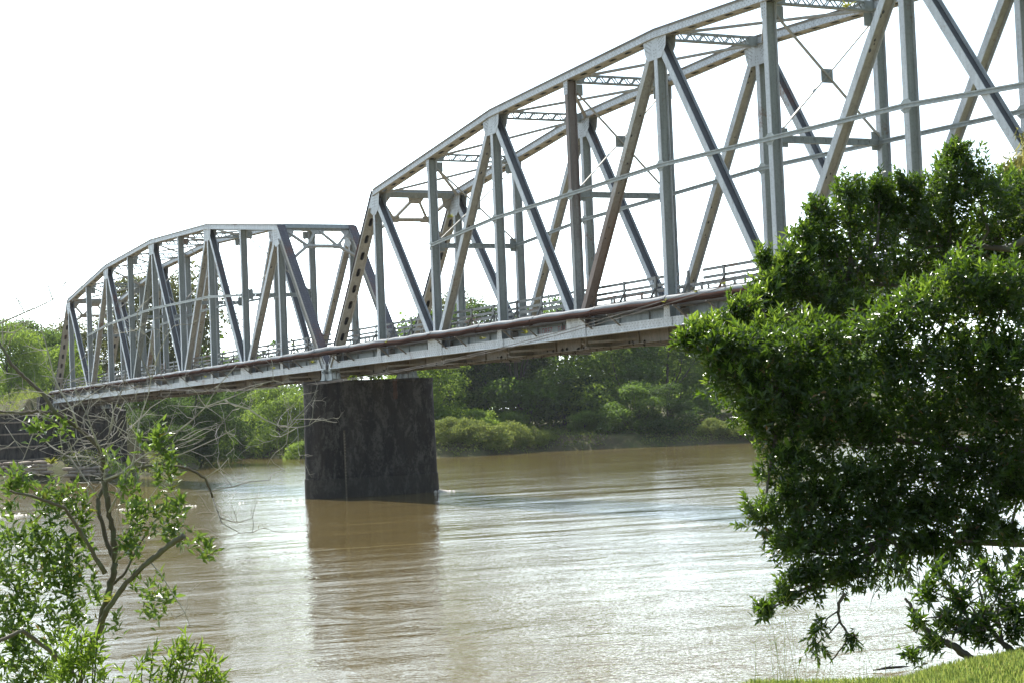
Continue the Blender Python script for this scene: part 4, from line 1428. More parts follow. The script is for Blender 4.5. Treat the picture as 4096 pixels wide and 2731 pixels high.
BR = [((1932, 1358), -0.03, 0.34, 'yellow green air plant on the bottom chord just left of the third post'),
      ((2103, 1336), -0.03, 0.36, 'largest yellow air plant, growing on the chord beside the red lettering'),
      ((2140, 1292), -0.35, 0.24, 'yellow air plant tucked beneath the rusty pipe above the red lettering'),
      ((1545, 1370), -0.5, 0.2, 'air plant under the rusty pipe above the first post of the near span'),
      ((2664, 1212), -0.5, 0.26, 'air plant under the pipe in front of the fifth post'),
      ((2790, 1170), -0.3, 0.24, 'air plant on top of the pipe right of the fifth post'),
      ((2895, 1138), -0.3, 0.18, 'small air plant on top of the pipe near the foreground leaves'),
      ((1250, 1452), 0.05, 0.34, 'pair of yellow air plants on the chord just left of the pier'),
      ((1095, 1474), 0.0, 0.3, 'air plant on the far span chord, left of its first post'),
      ((822, 1508), 0.0, 0.26, 'small air plant on the far span chord behind the bare twigs'),
      ((1800, 872), 0.6, 0.34, 'yellow air plant high on the sway brace of the near span'),
      ((3388, 32), 3.2, 0.42, 'dry air plant in the lattice strut high at upper right')]
for i, (q, y, r, lab) in enumerate(BR):
    brom('air_plant', plane_y(q[0], q[1], y), r, 40+i, lab)

weeds('weed_clump', 'green weeds growing on top of the pier between its bearings', [(PX+0.85+rgp.normal()*0.12, rgp.uniform(1.0, 3.1), 7.2+abs(rgp.normal())*0.22) for _ in range(46)], 8, 0.22)

# ------------------------------------------------------------------ foam at the pier
def foam():
    rg = np.random.default_rng(9)
    pts = []
    for k in range(170):      # white crest where the current meets the upstream end
        t = rg.uniform(-1.9, 1.2)
        rr = 1.35+abs(rg.normal())*0.35
        pts.append((PX+rr*math.sin(t)*1.0, 5.85+rr*math.cos(t), 0.02+0.12*math.exp(-abs(rr-1.4)*4)*rg.random()))
    for k in range(700):      # broken wake trailing off the downstream end
        q = rg.random()**0.7*30
        if math.sin(q*1.9)+math.sin(q*0.73+1)+rg.normal()*0.5 < 0.35: continue
        pts.append((PX+0.9-0.20*q+rg.normal()*(0.12+0.05*q), -1.5-q, 0.010+0.012*rg.random()))
    p = np.array(pts)
    n = len(p)
    t = rg.uniform(0, 6.28, n); r = rg.uniform(0.012, 0.055, n)
    V = np.zeros((n, 5, 3))
    for i in range(4):
        V[:, i, 0] = p[:, 0]+np.cos(t+i*1.57)*r*0.8; V[:, i, 1] = p[:, 1]+np.sin(t+i*1.57)*r*2.0; V[:, i, 2] = 0.006
    V[:, 4] = p+np.stack([0*r, 0*r, r*0.5], 1)
    Fc = (np.arange(n)[:, None, None]*5+np.array([[0, 1, 4], [1, 2, 4], [2, 3, 4], [3, 0, 4]])[None]).reshape(-1, 3)
    tag(np_mesh('river_foam', V.reshape(-1, 3), Fc, M_FOAM), 'white foam and wake where the current meets the pier', 'foam', kind='stuff')
foam()

# ------------------------------------------------------------------ the big leafy tree on the right
K = 4096/2352
UPL = [(2200, 400, 60, 19), (2195, 350, 28, 19), (2130, 480, 78, 19), (2250, 460, 85, 19), (2330, 480, 95, 19.5), (2005, 480, 66, 19), (1930, 530, 66, 18.6),
       (1950, 440, 42, 18.6), (2020, 430, 34, 18.8), (2085, 430, 36, 18.8), (2060, 540, 95, 19), (2180, 580, 105, 19.4), (2300, 610, 120, 19.6), (1875, 585, 52, 18.4), (1970, 640, 90, 18.8),
       (2100, 670, 100, 19.2), (1800, 640, 50, 18), (1752, 600, 18, 17.9), (1840, 690, 78, 18.2), (1930, 730, 88, 18.4), (1750, 720, 62, 17.8), (1705, 770, 52, 17.6), (1880, 480, 30, 18.4), (1852, 540, 38, 18.3), (1825, 600, 42, 18.1), (1775, 665, 42, 17.8), (1650, 745, 36, 17.2), (1700, 715, 38, 17.3), (1742, 690, 38, 17.6), (1622, 768, 34, 16.7), (1770, 768, 44, 16.8), (1845, 768, 48, 17.0)]
LOW = [(2215, 645, 75, 16.3), (2120, 710, 80, 16.2), (2020, 770, 80, 16.1), (2320, 660, 80, 16.4), (2280, 720, 90, 16.6), (1910, 800, 72, 16.1), (1810, 810, 70, 16.1), (1710, 800, 62, 16.2), (1635, 795, 50, 16.3),
       (1580, 780, 30, 16.4), (1690, 880, 70, 16.3), (1780, 900, 88, 16.2), (1890, 920, 95, 16.1), (2000, 900, 105, 16.1), (2120, 850, 110, 16.3), (2240, 830, 105, 16.4), (2335, 860, 105, 16.5), (1735, 960, 48, 16.4),
       (1830, 990, 82, 16.3), (1950, 1020, 105, 16.3), (2080, 990, 115, 16.5), (2220, 960, 115, 16.6), (2335, 1010, 105, 16.7), (1815, 1080, 74, 16.2), (1752, 1180, 46, 16.0), (1855, 1170, 84, 16.2), (1975, 1150, 105, 16.4),
       (2110, 1110, 105, 16.6), (2240, 1100, 100, 16.7), (2340, 1130, 75, 16.8), (1830, 1260, 66, 16.0), (1930, 1260, 84, 16.2), (2040, 1210, 84, 16.4), (2150, 1190, 70, 16.5), (2260, 1190, 46, 16.6), (2150, 1245, 34, 16.5), (2230, 1235, 34, 16.6), (2310, 1225, 36, 16.8), (2100, 1250, 30, 16.4), (1800, 1370, 28, 15.9),
       (1860, 1330, 52, 16.0), (1950, 1320, 46, 16.1), (1760, 1400, 22, 15.8)]
SPR = [(1880, 1450, 24, 15.7), (1870, 1495, 24, 15.7), (1955, 1475, 15, 15.8), (2010, 1330, 24, 16.0), (2190, 1275, 18, 16.2)]
OUTF = [(2470, 560, 150, 19), (2480, 760, 150, 18), (2480, 980, 150, 17.6), (2440, 1150, 90, 17.4), (2640, 700, 170, 18.5), (2640, 950, 150, 18.2)]


def lobes_world(L): return [(at(x*K, y*K, d), r*K/FPX*d) for (x, y, r, d) in L]


tree_base = at(2600*K, 1420*K, 17.6); tree_base[2] = float(near_h(np.array([tree_base[0]]), np.array([tree_base[1]]))[0])
bigtree = thing('riverside_tree', 'large dark leaved tree filling the right side of the view', 'tree', tuple(tree_base))
rgb = np.random.default_rng(3)
cen, axs = [], []
for grp, dens in ((UPL, 1.0), (LOW, 1.0), (OUTF, 0.55)):
    for c, r in lobes_world(grp):
        n = int(max(9, 1080*r*r*dens+190*r*dens))
        d = unit(rgb.normal(size=(n, 3)))
        flip = (d[:, 2] < -0.2) & (rgb.random(n) < 0.55); d[flip, 2] *= -1
        rad = r*(1-0.55*rgb.random(n)**1.8)*rgb.uniform(0.9, 1.22, n)
        p = c+d*rad[:, None]*np.array([1.0, 1.0, 0.86])
        cen.append(p)
        a = d*0.75+np.array([0, 0, 0.75])+0.35*rgb.normal(size=(n, 3))
        axs.append(a)
cen = np.concatenate(cen); axs = np.concatenate(axs)
low = cen[:, 2] < at(1850*K, 1180*K, 16)[2]
axs[low] += np.array([0, 0, -0.75])
# loose shoots that stick out of the outline
sh, sa = [], []
for grp in (UPL, LOW):
    for c, r in lobes_world(grp):
        for _ in range(5):
            d = unit(rgb.normal(size=3)+np.array([0, 0, 0.25]))
            for t_ in (1.08, 1.2, 1.34): sh.append(c+d*r*t_+rgb.normal(size=3)*0.02); sa.append(d+np.array([0, 0, 0.5]))
cen = np.concatenate([cen, np.array(sh)]); axs = np.concatenate([axs, np.array(sa)])
V, Fc = rosettes(cen, axs, 9, 0.073, 0.025, rgb, (0.7, 1.45), 0.13)
sc_, sa_ = [], []
for c, r in lobes_world(SPR):
    d = unit(rgb.normal(size=(13, 3)))
    sc_.append(c+d*(r*1.5*rgb.random((13, 1))**0.6)); sa_.append(d*0.6+np.array([0, 0, -0.5]))
V2, F2 = rosettes(np.concatenate(sc_), np.concatenate(sa_), 5, 0.086, 0.029, rgb, (0.4, 1.3), 0.16)
V, Fc = join([(V, Fc), (V2, F2)])
oc = np_mesh('crown', V-tree_base, Fc, L_GLOSS, bigtree)
print('big tree rosettes', len(cen))
# yellower tips on the upper crown: sunlight put into the leaf colour
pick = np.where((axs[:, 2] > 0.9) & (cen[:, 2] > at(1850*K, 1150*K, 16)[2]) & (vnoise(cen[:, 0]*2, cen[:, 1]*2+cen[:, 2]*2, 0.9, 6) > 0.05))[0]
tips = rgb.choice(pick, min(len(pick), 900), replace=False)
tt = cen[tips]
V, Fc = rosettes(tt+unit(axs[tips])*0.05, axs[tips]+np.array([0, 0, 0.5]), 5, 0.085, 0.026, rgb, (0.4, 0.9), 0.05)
np_mesh('sunlit_tips', V-tree_base, Fc, L_YELL, bigtree)
mb = MB()
tb = Vector(tree_base)
tk = [tb+Vector((0, 0, -0.6)), Vector(at(2575*K, 1250*K, 17.6)), Vector(at(2560*K, 1050*K, 17.7)), Vector(at(2540*K, 850*K, 17.9)), Vector(at(2520*K, 650*K, 18.2)), Vector(at(2480*K, 480*K, 18.6))]
mb.tube([p-tb for p in tk], [0.24, 0.2, 0.17, 0.14, 0.1, 0.05], 10)
rnd = random.Random(2)
mainb = []
for (x, y, d, k) in ((2330, 1220, 16.9, 1), (2050, 1235, 16.3, 1), (2000, 1000, 16.4, 2), (1800, 900, 16.3, 2), (2100, 850, 16.5, 3), (1950, 650, 18.7, 4), (2180, 560, 19.2, 5), (2300, 1000, 17.0, 2), (2350, 700, 17.8, 4)):
    a = tk[k]; b = Vector(at(x*K, y*K, d))
    m = (a+b)/2+Vector((rnd.uniform(-.15, .15), rnd.uniform(-.15, .15), rnd.uniform(-.25, .05)))
    mb.tube([p-tb for p in (a, m, b)], [0.055, 0.036, 0.018], 7)
    mainb += [m, b, (m+b)/2]
for grp in (UPL, LOW):
    for c, r in lobes_world(grp):
        b = Vector(c)
        a = min(mainb, key=lambda q: (q-b).length)
        m = (a+b)/2+Vector((rnd.uniform(-.1, .1), rnd.uniform(-.1, .1), -0.1))
        mb.tube([p-tb for p in (a, m, b)], [0.024, 0.016, 0.008], 5, 0, False)
# hanging bare sprig and aerial rootlets
def px_tube(mb, pts, d, r0, r1, origin, n=5, dd=0.0, mi=0):
    if r0 > 0.009 and len(pts) > 2:      # gnarled limbs
        rr = random.Random(int(pts[0][0]*7+pts[-1][1]))
        q = []
        for (a, b), (a2, b2) in zip(pts[:-1], pts[1:]):
            for k in range(5):
                t = k/5; j = r0*0.16*FPX/d
                q.append((a+(a2-a)*t+(rr.gauss(0, j) if k else 0), b+(b2-b)*t+(rr.gauss(0, j) if k else 0)))
        q.append(pts[-1]); m = len(q)
        P_ = [Vector(at(x, y, d+dd*i/(m-1)))-origin for i, (x, y) in enumerate(q)]
        mb.tube(P_, [(r0+(r1-r0)*i/(m-1))*rr.uniform(0.86, 1.16) for i in range(m)], n, mi)
        return
    m = len(pts)
    mb.tube([Vector(at(x, y, d+dd*i/(m-1)))-origin for i, (x, y) in enumerate(pts)], [r0+(r1-r0)*i/(m-1) for i in range(m)], n, mi)
px_tube(mb, [(3380, 2370), (3355, 2410), (3352, 2450), (3362, 2490), (3390, 2530), (3382, 2570), (3350, 2610), (3320, 2650)], 15.8, 0.016, 0.006, tb)
px_tube(mb, [(3355, 2440), (3310, 2470), (3290, 2510), (3240, 2540)], 15.8, 0.008, 0.004, tb)
px_tube(mb, [(3362, 2480), (3310, 2540), (3270, 2570), (3255, 2620)], 15.8, 0.008, 0.004, tb)
px_tube(mb, [(3390, 2530), (3420, 2545), (3455, 2585)], 15.8, 0.007, 0.004, tb)
for k in range(46):
    x = rnd.uniform(1880, 2330); y = rnd.uniform(1235, 1330)
    px_tube(mb, [(x*K, y*K), ((x+rnd.uniform(-6, 6))*K, (y+25)*K), ((x+rnd.uniform(-14, 14))*K, (y+rnd.uniform(40, 80))*K)], rnd.uniform(15.9, 16.8), 0.004, 0.002, tb, 4)
mb.build('trunk', M_BARK, bigtree, True)
# thin leafy curtain below the main mass
cl, ax2 = [], []
for k in range(150):
    x = rnd.uniform(2010, 2350); y = 1265+rnd.random()**1.5*80
    if rnd.random() < 0.25: x = rnd.uniform(1990, 2100)
    cl.append(at(x*K, y*K, rnd.uniform(16, 16.8))); ax2.append((rnd.uniform(-.4, .4), rnd.uniform(-.4, .4), -1))
V, Fc = rosettes(np.array(cl), np.array(ax2), 5, 0.095, 0.032, rgb, (0.5, 1.2), 0.12)
np_mesh('hanging_leaves', V-tree_base, Fc, L_GLOSS, bigtree)

# lower shrub rooted at the bank edge
sb = at(3905, 2640, 13.7); sb[2] = float(near_h(np.array([sb[0]]), np.array([sb[1]]))[0])
shrub = thing('bank_shrub', 'open leaning shrub with dark leaves growing from the grassy bank edge', 'shrub', tuple(sb))
SHR = [(2130, 1350, 34, 13.9), (2200, 1375, 40, 13.9), (2165, 1420, 34, 13.8), (2290, 1345, 40, 13.9), (2335, 1390, 44, 14), (2255, 1410, 38, 13.9), (2145, 1470, 30, 13.7), (2215, 1440, 34, 13.8), (2320, 1440, 40, 14.0),
       (2105, 1420, 20, 13.7), (2260, 1455, 30, 13.9), (2345, 1310, 30, 14.1), (2095, 1500, 14, 13.6), (2270, 1300, 22, 14), (2150, 1310, 20, 14)]
cen, axs = [], []
for c, r in lobes_world(SHR):
    n = int(6+260*r*r*1.5+60*r)
    d = unit(rgb.normal(size=(n, 3)))
    cen.append(c+d*(r*rgb.random((n, 1))**0.5)); axs.append(d*0.7+np.array([0, 0, 0.5])+0.4*rgb.normal(size=(n, 3)))
cen = np.concatenate(cen); axs = np.concatenate(axs)
V, Fc = rosettes(cen, axs, 8, 0.088, 0.027, rgb, (0.7, 1.5), 0.14)
np_mesh('foliage', V-sb, Fc, L_GLOSS, shrub)
mb = MB(); so = Vector(sb)
px_tube(mb, [(3905, 2650), (3830, 2590), (3760, 2555), (3700, 2510), (3660, 2440), (3620, 2390)], 13.8, 0.035, 0.01, so, 7)
px_tube(mb, [(4060, 2610), (4010, 2570), (3960, 2510), (3900, 2500), (3830, 2480), (3790, 2450)], 14.0, 0.026, 0.008, so, 7)
px_tube(mb, [(4010, 2570), (3990, 2440), (4010, 2350)], 14.0, 0.016, 0.006, so, 6)
px_tube(mb, [(3960, 2510), (3930, 2400), (3910, 2320)], 13.9, 0.014, 0.005, so, 6)
for c, r in lobes_world(SHR):
    b = Vector(c); a = Vector(at(3820+rnd.uniform(-60, 150), 2520, 13.85))
    mb.tube([p-so for p in (a, (a+b)/2+Vector((0, 0, 0.06)), b)], [0.009, 0.007, 0.004], 4, 0, False)
mb.build('stem', M_BARK, shrub, True)

# feathery branch at the right edge
fb = at(4330, 1500, 21); fb[2] = 0.6
fe = thing('feathery_tree', 'slender tree with drooping yellow green leaves at the right edge', 'tree', tuple(fb))
cl, ax2 = [], []
for k in range(260):
    y = rnd.uniform(560, 1180); lim = 4060+40*math.sin(y/70)+30*math.sin(y/23)
    x = lim+abs(rnd.gauss(0, 70))
    cl.append(at(x, y, rnd.uniform(20.4, 21.2))); ax2.append((rnd.uniform(-.6, .6), rnd.uniform(-.6, .6), -0.5))
V, Fc = rosettes(np.array(cl), np.array(ax2), 9, 0.15, 0.022, rgb, (0.3, 1.0), 0.2)
np_mesh('crown', V-fb, Fc, L_FEATH, fe)
mb = MB(); fo = Vector(fb)
px_tube(mb, [(4330, 2500), (4320, 1900), (4300, 1300), (4260, 900), (4200, 600)], 21, 0.12, 0.03, fo, 8)
for y in range(620, 1180, 60): px_tube(mb, [(4280, y+120), (4190, y+20), (4090, y)], 20.8, 0.02, 0.006, fo, 5)
mb.build('trunk', M_BARK, fe, True)

# ------------------------------------------------------------------ bare tree on the left
lb = at(300, 2960, 14.2); lb[2] = float(near_h(np.array([lb[0]]), np.array([lb[1]]))[0])
lt = thing('half_bare_tree', 'half bare tree with pale twisted twigs at the left', 'tree', tuple(lb))
lo_ = Vector(lb)
bk, tw_ = MB(), MB()
DL = 14.2
px_tube(bk, [(300, 2960), (317, 2725), (360, 2600), (404, 2501), (440, 2350), (461, 2249)], DL, 0.034, 0.026, lo_, 9)
px_tube(bk, [(461, 2249), (425, 2162), (393, 2033), (393, 1989), (433, 1917), (519, 1874), (634, 1852), (757, 1874), (822, 1910), (851, 1989)], DL, 0.020, 0.009, lo_, 7, 0.3)
px_tube(bk, [(461, 2249), (454, 2119), (436, 2047), (415, 1917), (407, 1816), (389, 1780), (310, 1708), (224, 1650), (160, 1643), (80, 1652), (0, 1645), (-60, 1640)], DL, 0.025, 0.008, lo_, 7, -0.3)
px_tube(bk, [(224, 1650), (170, 1570), (95, 1506), (49, 1459), (18, 1405), (0, 1374), (-50, 1320)], DL-0.2, 0.016, 0.008, lo_, 6)
px_tube(bk, [(404, 2490), (433, 2429), (505, 2328), (598, 2242), (678, 2177), (735, 2142)], DL-0.1, 0.020, 0.022, lo_, 8, -0.3)
px_tube(bk, [(440, 2350), (500, 2290), (540, 2210), (590, 2120), (640, 2060)], DL+0.1, 0.014, 0.006, lo_, 6, 0.2)
px_tube(bk, [(420, 2290), (330, 2140), (260, 2030), (150, 1990), (40, 1960)], DL-0.3, 0.02, 0.008, lo_, 6, -0.5)
px_tube(bk, [(300, 2700), (200, 2600), (90, 2520), (0, 2560), (-60, 2600)], DL-0.6, 0.016, 0.014, lo_, 7, -0.6)
segs = [[(436, 2047), (505, 1910), (533, 1845), (549, 1734), (558, 1679), (579, 1618), (595, 1572), (604, 1515), (619, 1450)],
        [(619, 1460), (640, 1400), (666, 1345), (695, 1305)], [(619, 1450), (600, 1360), (560, 1310), (548, 1270)], [(604, 1515), (560, 1420), (545, 1330)],
        [(415, 1917), (480, 1895), (560, 1830), (628, 1791), (774, 1673), (822, 1625), (930, 1585), (1060, 1530), (1093, 1520)],
        [(790, 1655), (819, 1629), (876, 1539), (910, 1500), (946, 1460)], [(900, 1598), (918, 1611), (997, 1635), (1058, 1676), (1109, 1699), (1138, 1724), (1154, 1724)], [(1109, 1699), (1150, 1703), (1168, 1690), (1175, 1675)], [(1120, 1705), (1190, 1708), (1235, 1700)],
        [(600, 1815), (691, 1772), (780, 1720), (900, 1690)], [(560, 1870), (650, 1800), (760, 1760), (880, 1700), (930, 1640)], [(640, 1850), (760, 1800), (870, 1750), (940, 1712)],
        [(822, 1910), (880, 1870), (915, 1830)], [(851, 1989), (887, 2090), (959, 2130), (1010, 2128), (1050, 2110)], [(880, 2070), (950, 2090), (1010, 2070)], [(851, 1960), (930, 1945), (1000, 1925), (1080, 1918)],
        [(415, 1917), (430, 1790), (436, 1735), (470, 1660), (500, 1600)], [(407, 1816), (380, 1740), (330, 1670), (250, 1620)], [(436, 1735), (455, 1640), (488, 1560), (500, 1490)],
        [(310, 1708), (290, 1640), (240, 1560), (215, 1500), (190, 1400), (170, 1330), (160, 1290)], [(389, 1780), (350, 1660), (300, 1560), (270, 1530)],
        [(224, 1650), (300, 1620), (360, 1580), (420, 1540)], [(160, 1643), (130, 1740), (100, 1820), (60, 1760), (20, 1700)], [(250, 1810), (240, 1740), (245, 1690), (270, 1660)],
        [(0, 1294), (50, 1272), (98, 1251), (147, 1231), (210, 1200), (250, 1150), (285, 1085)], [(-30, 1385), (13, 1378), (9, 1303), (33, 1200), (40, 1110)], [(20, 1400), (60, 1330), (70, 1240), (95, 1180)], [(98, 1251), (70, 1200), (30, 1150)], [(210, 1200), (195, 1150), (150, 1110)],
        [(0, 1580), (-20, 1530), (20, 1490), (90, 1500)], [(393, 1989), (330, 1900), (280, 1830), (200, 1780), (120, 1700), (60, 1670)], [(461, 2249), (500, 2150), (540, 2060), (600, 1990), (640, 1930)],
        [(598, 2242), (640, 2290), (690, 2370), (740, 2450), (760, 2500)]]
rl = random.Random(8)
def twig(mb, p, d, length, r, depth):
    pts = [p.copy()]; q = p.copy(); dd = d.copy()
    n = max(4, int(length/0.06))
    for i in range(n):
        dd = (dd+Vector((rl.gauss(0, .27), rl.gauss(0, .27), rl.gauss(0.06, .27)))).normalized()
        q = q+dd*(length/n); pts.append(q.copy())
        if depth > 0 and rl.random() < 0.33:
            s = dd.cross(Vector((rl.gauss(0, 1), rl.gauss(0, 1), rl.gauss(0, 1)))).normalized()
            twig(mb, q, (dd*0.75+s*0.8).normalized(), length*rl.uniform(0.3, 0.6), r*0.6, depth-1)
    mb.tube([x-lo_ for x in pts], [r*(1-0.7*i/n) for i in range(n+1)], 4, 0, False)
for i, s in enumerate(segs):
    d0 = DL+rl.uniform(-0.35, 0.35)
    px_tube(tw_, s, d0, 0.0085 if len(s) > 5 else 0.0055, 0.0024, lo_, 5)
    for (x, y) in s[1:]:
        for _ in range(2):
            if rl.random() < 0.72:
                a = rl.uniform(0, 6.28)
                dv = RT*math.cos(a)+UP*(math.sin(a)+0.35)+F*rl.uniform(-.5, .5)
                twig(tw_, Vector(at(x, y, d0)), Vector(dv).normalized(), rl.uniform(0.12, 0.42), 0.0032, 2)
# dense tangle of dead twigs in the middle of the crown
for k in range(46):
    p = Vector(at(rl.gauss(440, 110), rl.gauss(1760, 110), DL+rl.uniform(-.5, .5)))
    a = rl.uniform(0, 6.28)
    twig(tw_, p, Vector(RT*math.cos(a)+UP*math.sin(a)+F*rl.uniform(-.4, .4)).normalized(), rl.uniform(0.25, 0.55), 0.0038, 2)
bk.build('trunk', M_BARK, lt, True)
tw_.build('bare_twigs', M_TWIG, lt, True)
LV = [(613, 1730, 50, 9), (645, 1745, 36, 7), (454, 1809, 36, 5), (685, 1809, 26, 5), (642, 1874, 40, 8), (692, 1880, 28, 4), (505, 1881, 36, 6), (180, 1690, 34, 6), (240, 1690, 28, 6), (130, 1700, 22, 3), (36, 1896, 46, 8), (94, 1910, 50, 9), (180, 1934, 50, 8), (288, 1953, 55, 11), (245, 2004, 55, 9),
      (216, 2033, 55, 9), (324, 2040, 46, 8), (562, 1982, 66, 12), (721, 1989, 36, 7), (620, 2047, 64, 14), (692, 2105, 56, 12), (519, 2105, 66, 14), (505, 2170, 54, 10), (780, 2140, 28, 5), (829, 2184, 36, 7), (317, 2112, 55, 9), (159, 2126, 60, 13), (94, 2090, 50, 8), (29, 2119, 46, 8), (144, 2191, 72, 16),
      (274, 2177, 74, 16), (43, 2249, 74, 16), (216, 2249, 84, 22), (310, 2249, 66, 14), (87, 2321, 84, 22), (180, 2321, 66, 14), (288, 2357, 66, 14), (360, 2364, 56, 11), (620, 2350, 46, 9), (685, 2357, 34, 6), (620, 2422, 46, 8), (43, 2429, 76, 20), (130, 2393, 76, 18), (238, 2429, 56, 12), (324, 2436, 56, 12), (461, 2472, 26, 4),
      (560, 2330, 40, 6), (72, 2523, 84, 26), (144, 2610, 84, 26), (43, 2645, 78, 26), (108, 2703, 78, 26), (230, 2540, 60, 14), (210, 2680, 70, 20), (10, 2330, 70, 16), (10, 2500, 70, 16), (40, 1990, 40, 7)]
cen, axs = [], []
rg3 = np.random.default_rng(12)
for (x, y, r, n) in LV:
    c = at(x, y, DL-0.2); rr = r*1.4/FPX*DL
    n = int(n*(0.85 if y < 2280 else 0.62)+0.7)
    d = unit(rg3.normal(size=(n, 3)))
    cen.append(c+d*(rr*rg3.random((n, 1))**0.5)); axs.append(d*0.6+np.array([0, 0, 0.7])+0.35*rg3.normal(size=(n, 3)))
cen = np.concatenate(cen); axs = np.concatenate(axs)
V, Fc = rosettes(cen, axs, 7, 0.086, 0.033, rg3, (0.6, 1.4), 0.18)
np_mesh('foliage', V-lb, Fc, L_SHRUB, lt)

brom_l = brom('air_plant', tuple(at(203, 1855, DL)), 0.085, 71, 'yellow spiky air plant perched on a twig of the half bare tree', 22)
brom_l['group'] = 'yellow air plants'
brom_m = brom('air_plant', tuple(at(448, 2405, DL-0.1)), 0.10, 72, 'yellow air plant in the fork of the half bare tree trunk', 20)
brom_m['group'] = 'yellow air plants'

# bright young shrubs at the bottom left
def young(name, label, lobes, depth, base_px, seed):
    rg = np.random.default_rng(seed)
    b = at(base_px[0], base_px[1], depth); b[2] = float(near_h(np.array([b[0]]), np.array([b[1]]))[0])
    root = thing(name, label, 'shrub', tuple(b), 'bright young shrubs at the lower left')
    o = Vector(b)
    cen, axs = [], []
    mb = MB()
    for (x, y, r, n) in lobes:
        n = max(2, int(n*0.55)); c = at(x, y, depth); rr = r*1.25/FPX*depth
        d = unit(rg.normal(size=(n, 3)))
        cen.append(c+d*(rr*rg.random((n, 1))**0.5)); axs.append(d*0.4+np.array([0, 0, 0.9])+RT*0.3+0.3*rg.normal(size=(n, 3)))
        a = Vector(b); e = Vector(c)
        mb.tube([a-o, (a*0.45+e*0.55)-o+Vector((0, 0, -0.06)), e-o], [0.010, 0.007, 0.003], 5, 0, False)
    cen = np.concatenate(cen); axs = np.concatenate(axs)
    V, Fc = rosettes(cen, axs, 9, 0.095, 0.017, rg, (0.5, 1.3), 0.2)
    np_mesh('foliage', V-b, Fc, L_YELL, root)
    mb.build('stem', M_BARK, root, True)
young('willow_shrub', 'bright lime green shrub with narrow leaves at the foot of the half bare tree', [(324, 2540, 60, 14), (288, 2604, 70, 18), (375, 2600, 50, 12), (340, 2681, 80, 22), (240, 2660, 60, 12), (420, 2700, 60, 12), (390, 2520, 26, 4)], 11.2, (330, 3000), 51)
young('willow_shrub', 'bright narrow leaved sprays leaning right over the water at the bottom', [(613, 2600, 22, 4), (735, 2559, 40, 9), (692, 2609, 40, 9), (757, 2609, 36, 8), (649, 2667, 40, 8), (570, 2640, 20, 3), (790, 2570, 26, 5), (700, 2700, 40, 9)], 11.4, (520, 3000), 52)
young('willow_shrub', 'small bright sprig in the bottom left corner, right of the leaning sprays', [(850, 2667, 34, 8), (886, 2703, 40, 10), (807, 2717, 36, 8), (830, 2640, 20, 4)], 11.0, (760, 3000), 53)

# ------------------------------------------------------------------ grass on the near bank
def grass(n, seed, ulo, uhi, vlo, vhi, hl, hh_, name, label, pick=None):
    rg = np.random.default_rng(seed)
    U = rg.uniform(ulo, uhi, n); V0 = rg.uniform(vlo, vhi, n)
    X = CAM[0]+U*FH[0]+V0*RH[0]; Y = CAM[1]+U*FH[1]+V0*RH[1]
    Z = near_h(X, Y)
    clump = vnoise(X, Y, 2.2, 31)
    L = rg.uniform(hl, hh_, n)*(1+0.6*clump)
    p = np.stack([X, Y, Z-0.01], 1)
    t = rg.uniform(0, 6.28, n); lean = rg.uniform(0.1, 1.3, n)
    d = np.stack([np.cos(t)*lean, np.sin(t)*lean, np.ones(n)], 1)
    Vv, Fc = leaves(p, d, np.stack([np.cos(t), np.sin(t), 0.3*np.ones(n)], 1), L, L*0.07+0.003)
    o = np_mesh(name, Vv, Fc, L_GRASS)
    tag(o, label, 'grass', kind='stuff')
grass(110000, 61, 10.4, 16.5, 0.8, 5.2, 0.02, 0.065, 'grass', 'short sunlit grass on the near bank at lower right')
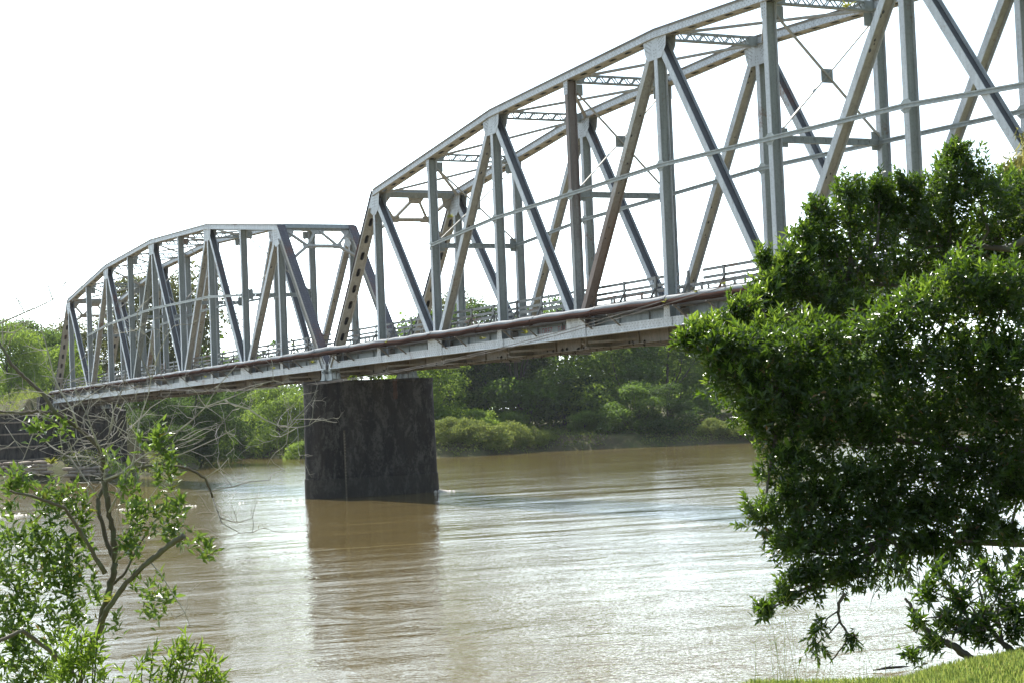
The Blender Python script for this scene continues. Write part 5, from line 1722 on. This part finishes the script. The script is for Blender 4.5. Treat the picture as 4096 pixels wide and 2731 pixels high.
def stalks():
    rg = random.Random(5)
    mb = MB()
    for k in range(40):
        px = rg.choice((rg.gauss(3180, 60), rg.gauss(3350, 130), rg.uniform(3000, 3800), rg.gauss(3750, 70)))
        dpt = rg.uniform(11.6, 12.6)
        b = at(px, 2740, dpt); b[2] = float(near_h(np.array([b[0]]), np.array([b[1]]))[0])
        h = rg.uniform(0.12, 0.42) if abs(px-3180) > 60 else rg.uniform(0.2, 0.75)
        l = Vector((rg.gauss(0, .12), rg.gauss(0, .12), 1)).normalized()
        b = Vector(b)
        tip = b+l*h+Vector((rg.gauss(0, .03), rg.gauss(0, .03), 0))
        mb.tube([b, (b+tip)/2+Vector((rg.gauss(0, .01), rg.gauss(0, .01), 0)), tip], [0.0016, 0.0013, 0.0008], 3, 0, False)
        if h > 0.3:
            for j in range(5):
                a = rg.uniform(0, 6.28); q = tip-l*0.03*j
                mb.tube([q, q+Vector((math.cos(a)*0.06, math.sin(a)*0.06, 0.05))], [0.0014, 0.0007], 3, 0, False)
    tag(mb.build('tall_grass', L_GRASS), 'thin seeding grass stalks along the bank edge', 'grass', kind='stuff')
stalks()

# drifting branch on the water
dw = at(3565, 2672, 27.0)
t_ = (0.03-CAM[2])/(dw[2]-CAM[2]); dw = CAM+(dw-CAM)*t_
mb = MB(); mb.tube([(-0.05, -0.34, 0), (0, -0.1, 0.02), (0.03, 0.15, 0.015), (0.0, 0.36, 0)], [0.008, 0.025, 0.022, 0.008], 7)
mb.tube([(0, -0.1, 0.02), (-0.08, 0.1, 0.05)], [0.01, 0.004], 5)
tag(mb.build('driftwood', M_BLACK, None, True, tuple(dw)), 'dark piece of driftwood floating near the grassy bank', 'driftwood')

# ------------------------------------------------------------------ hazy air
mb = MB(); mb.box(-880, 580, -880, 880, -3.6, 34)
t = NT('hazy_air')
pv = t.n('ShaderNodeVolumePrincipled')
pv.inputs['Color'].default_value = (0.90, 0.95, 1.0, 1)
pv.inputs['Density'].default_value = 0.00008
pv.inputs['Anisotropy'].default_value = 0.35
t.l(pv.outputs[0], t.out.inputs['Volume'])
tag(mb.build('haze', t.mat), 'thin bright haze in the air over the river', 'haze', kind='stuff')
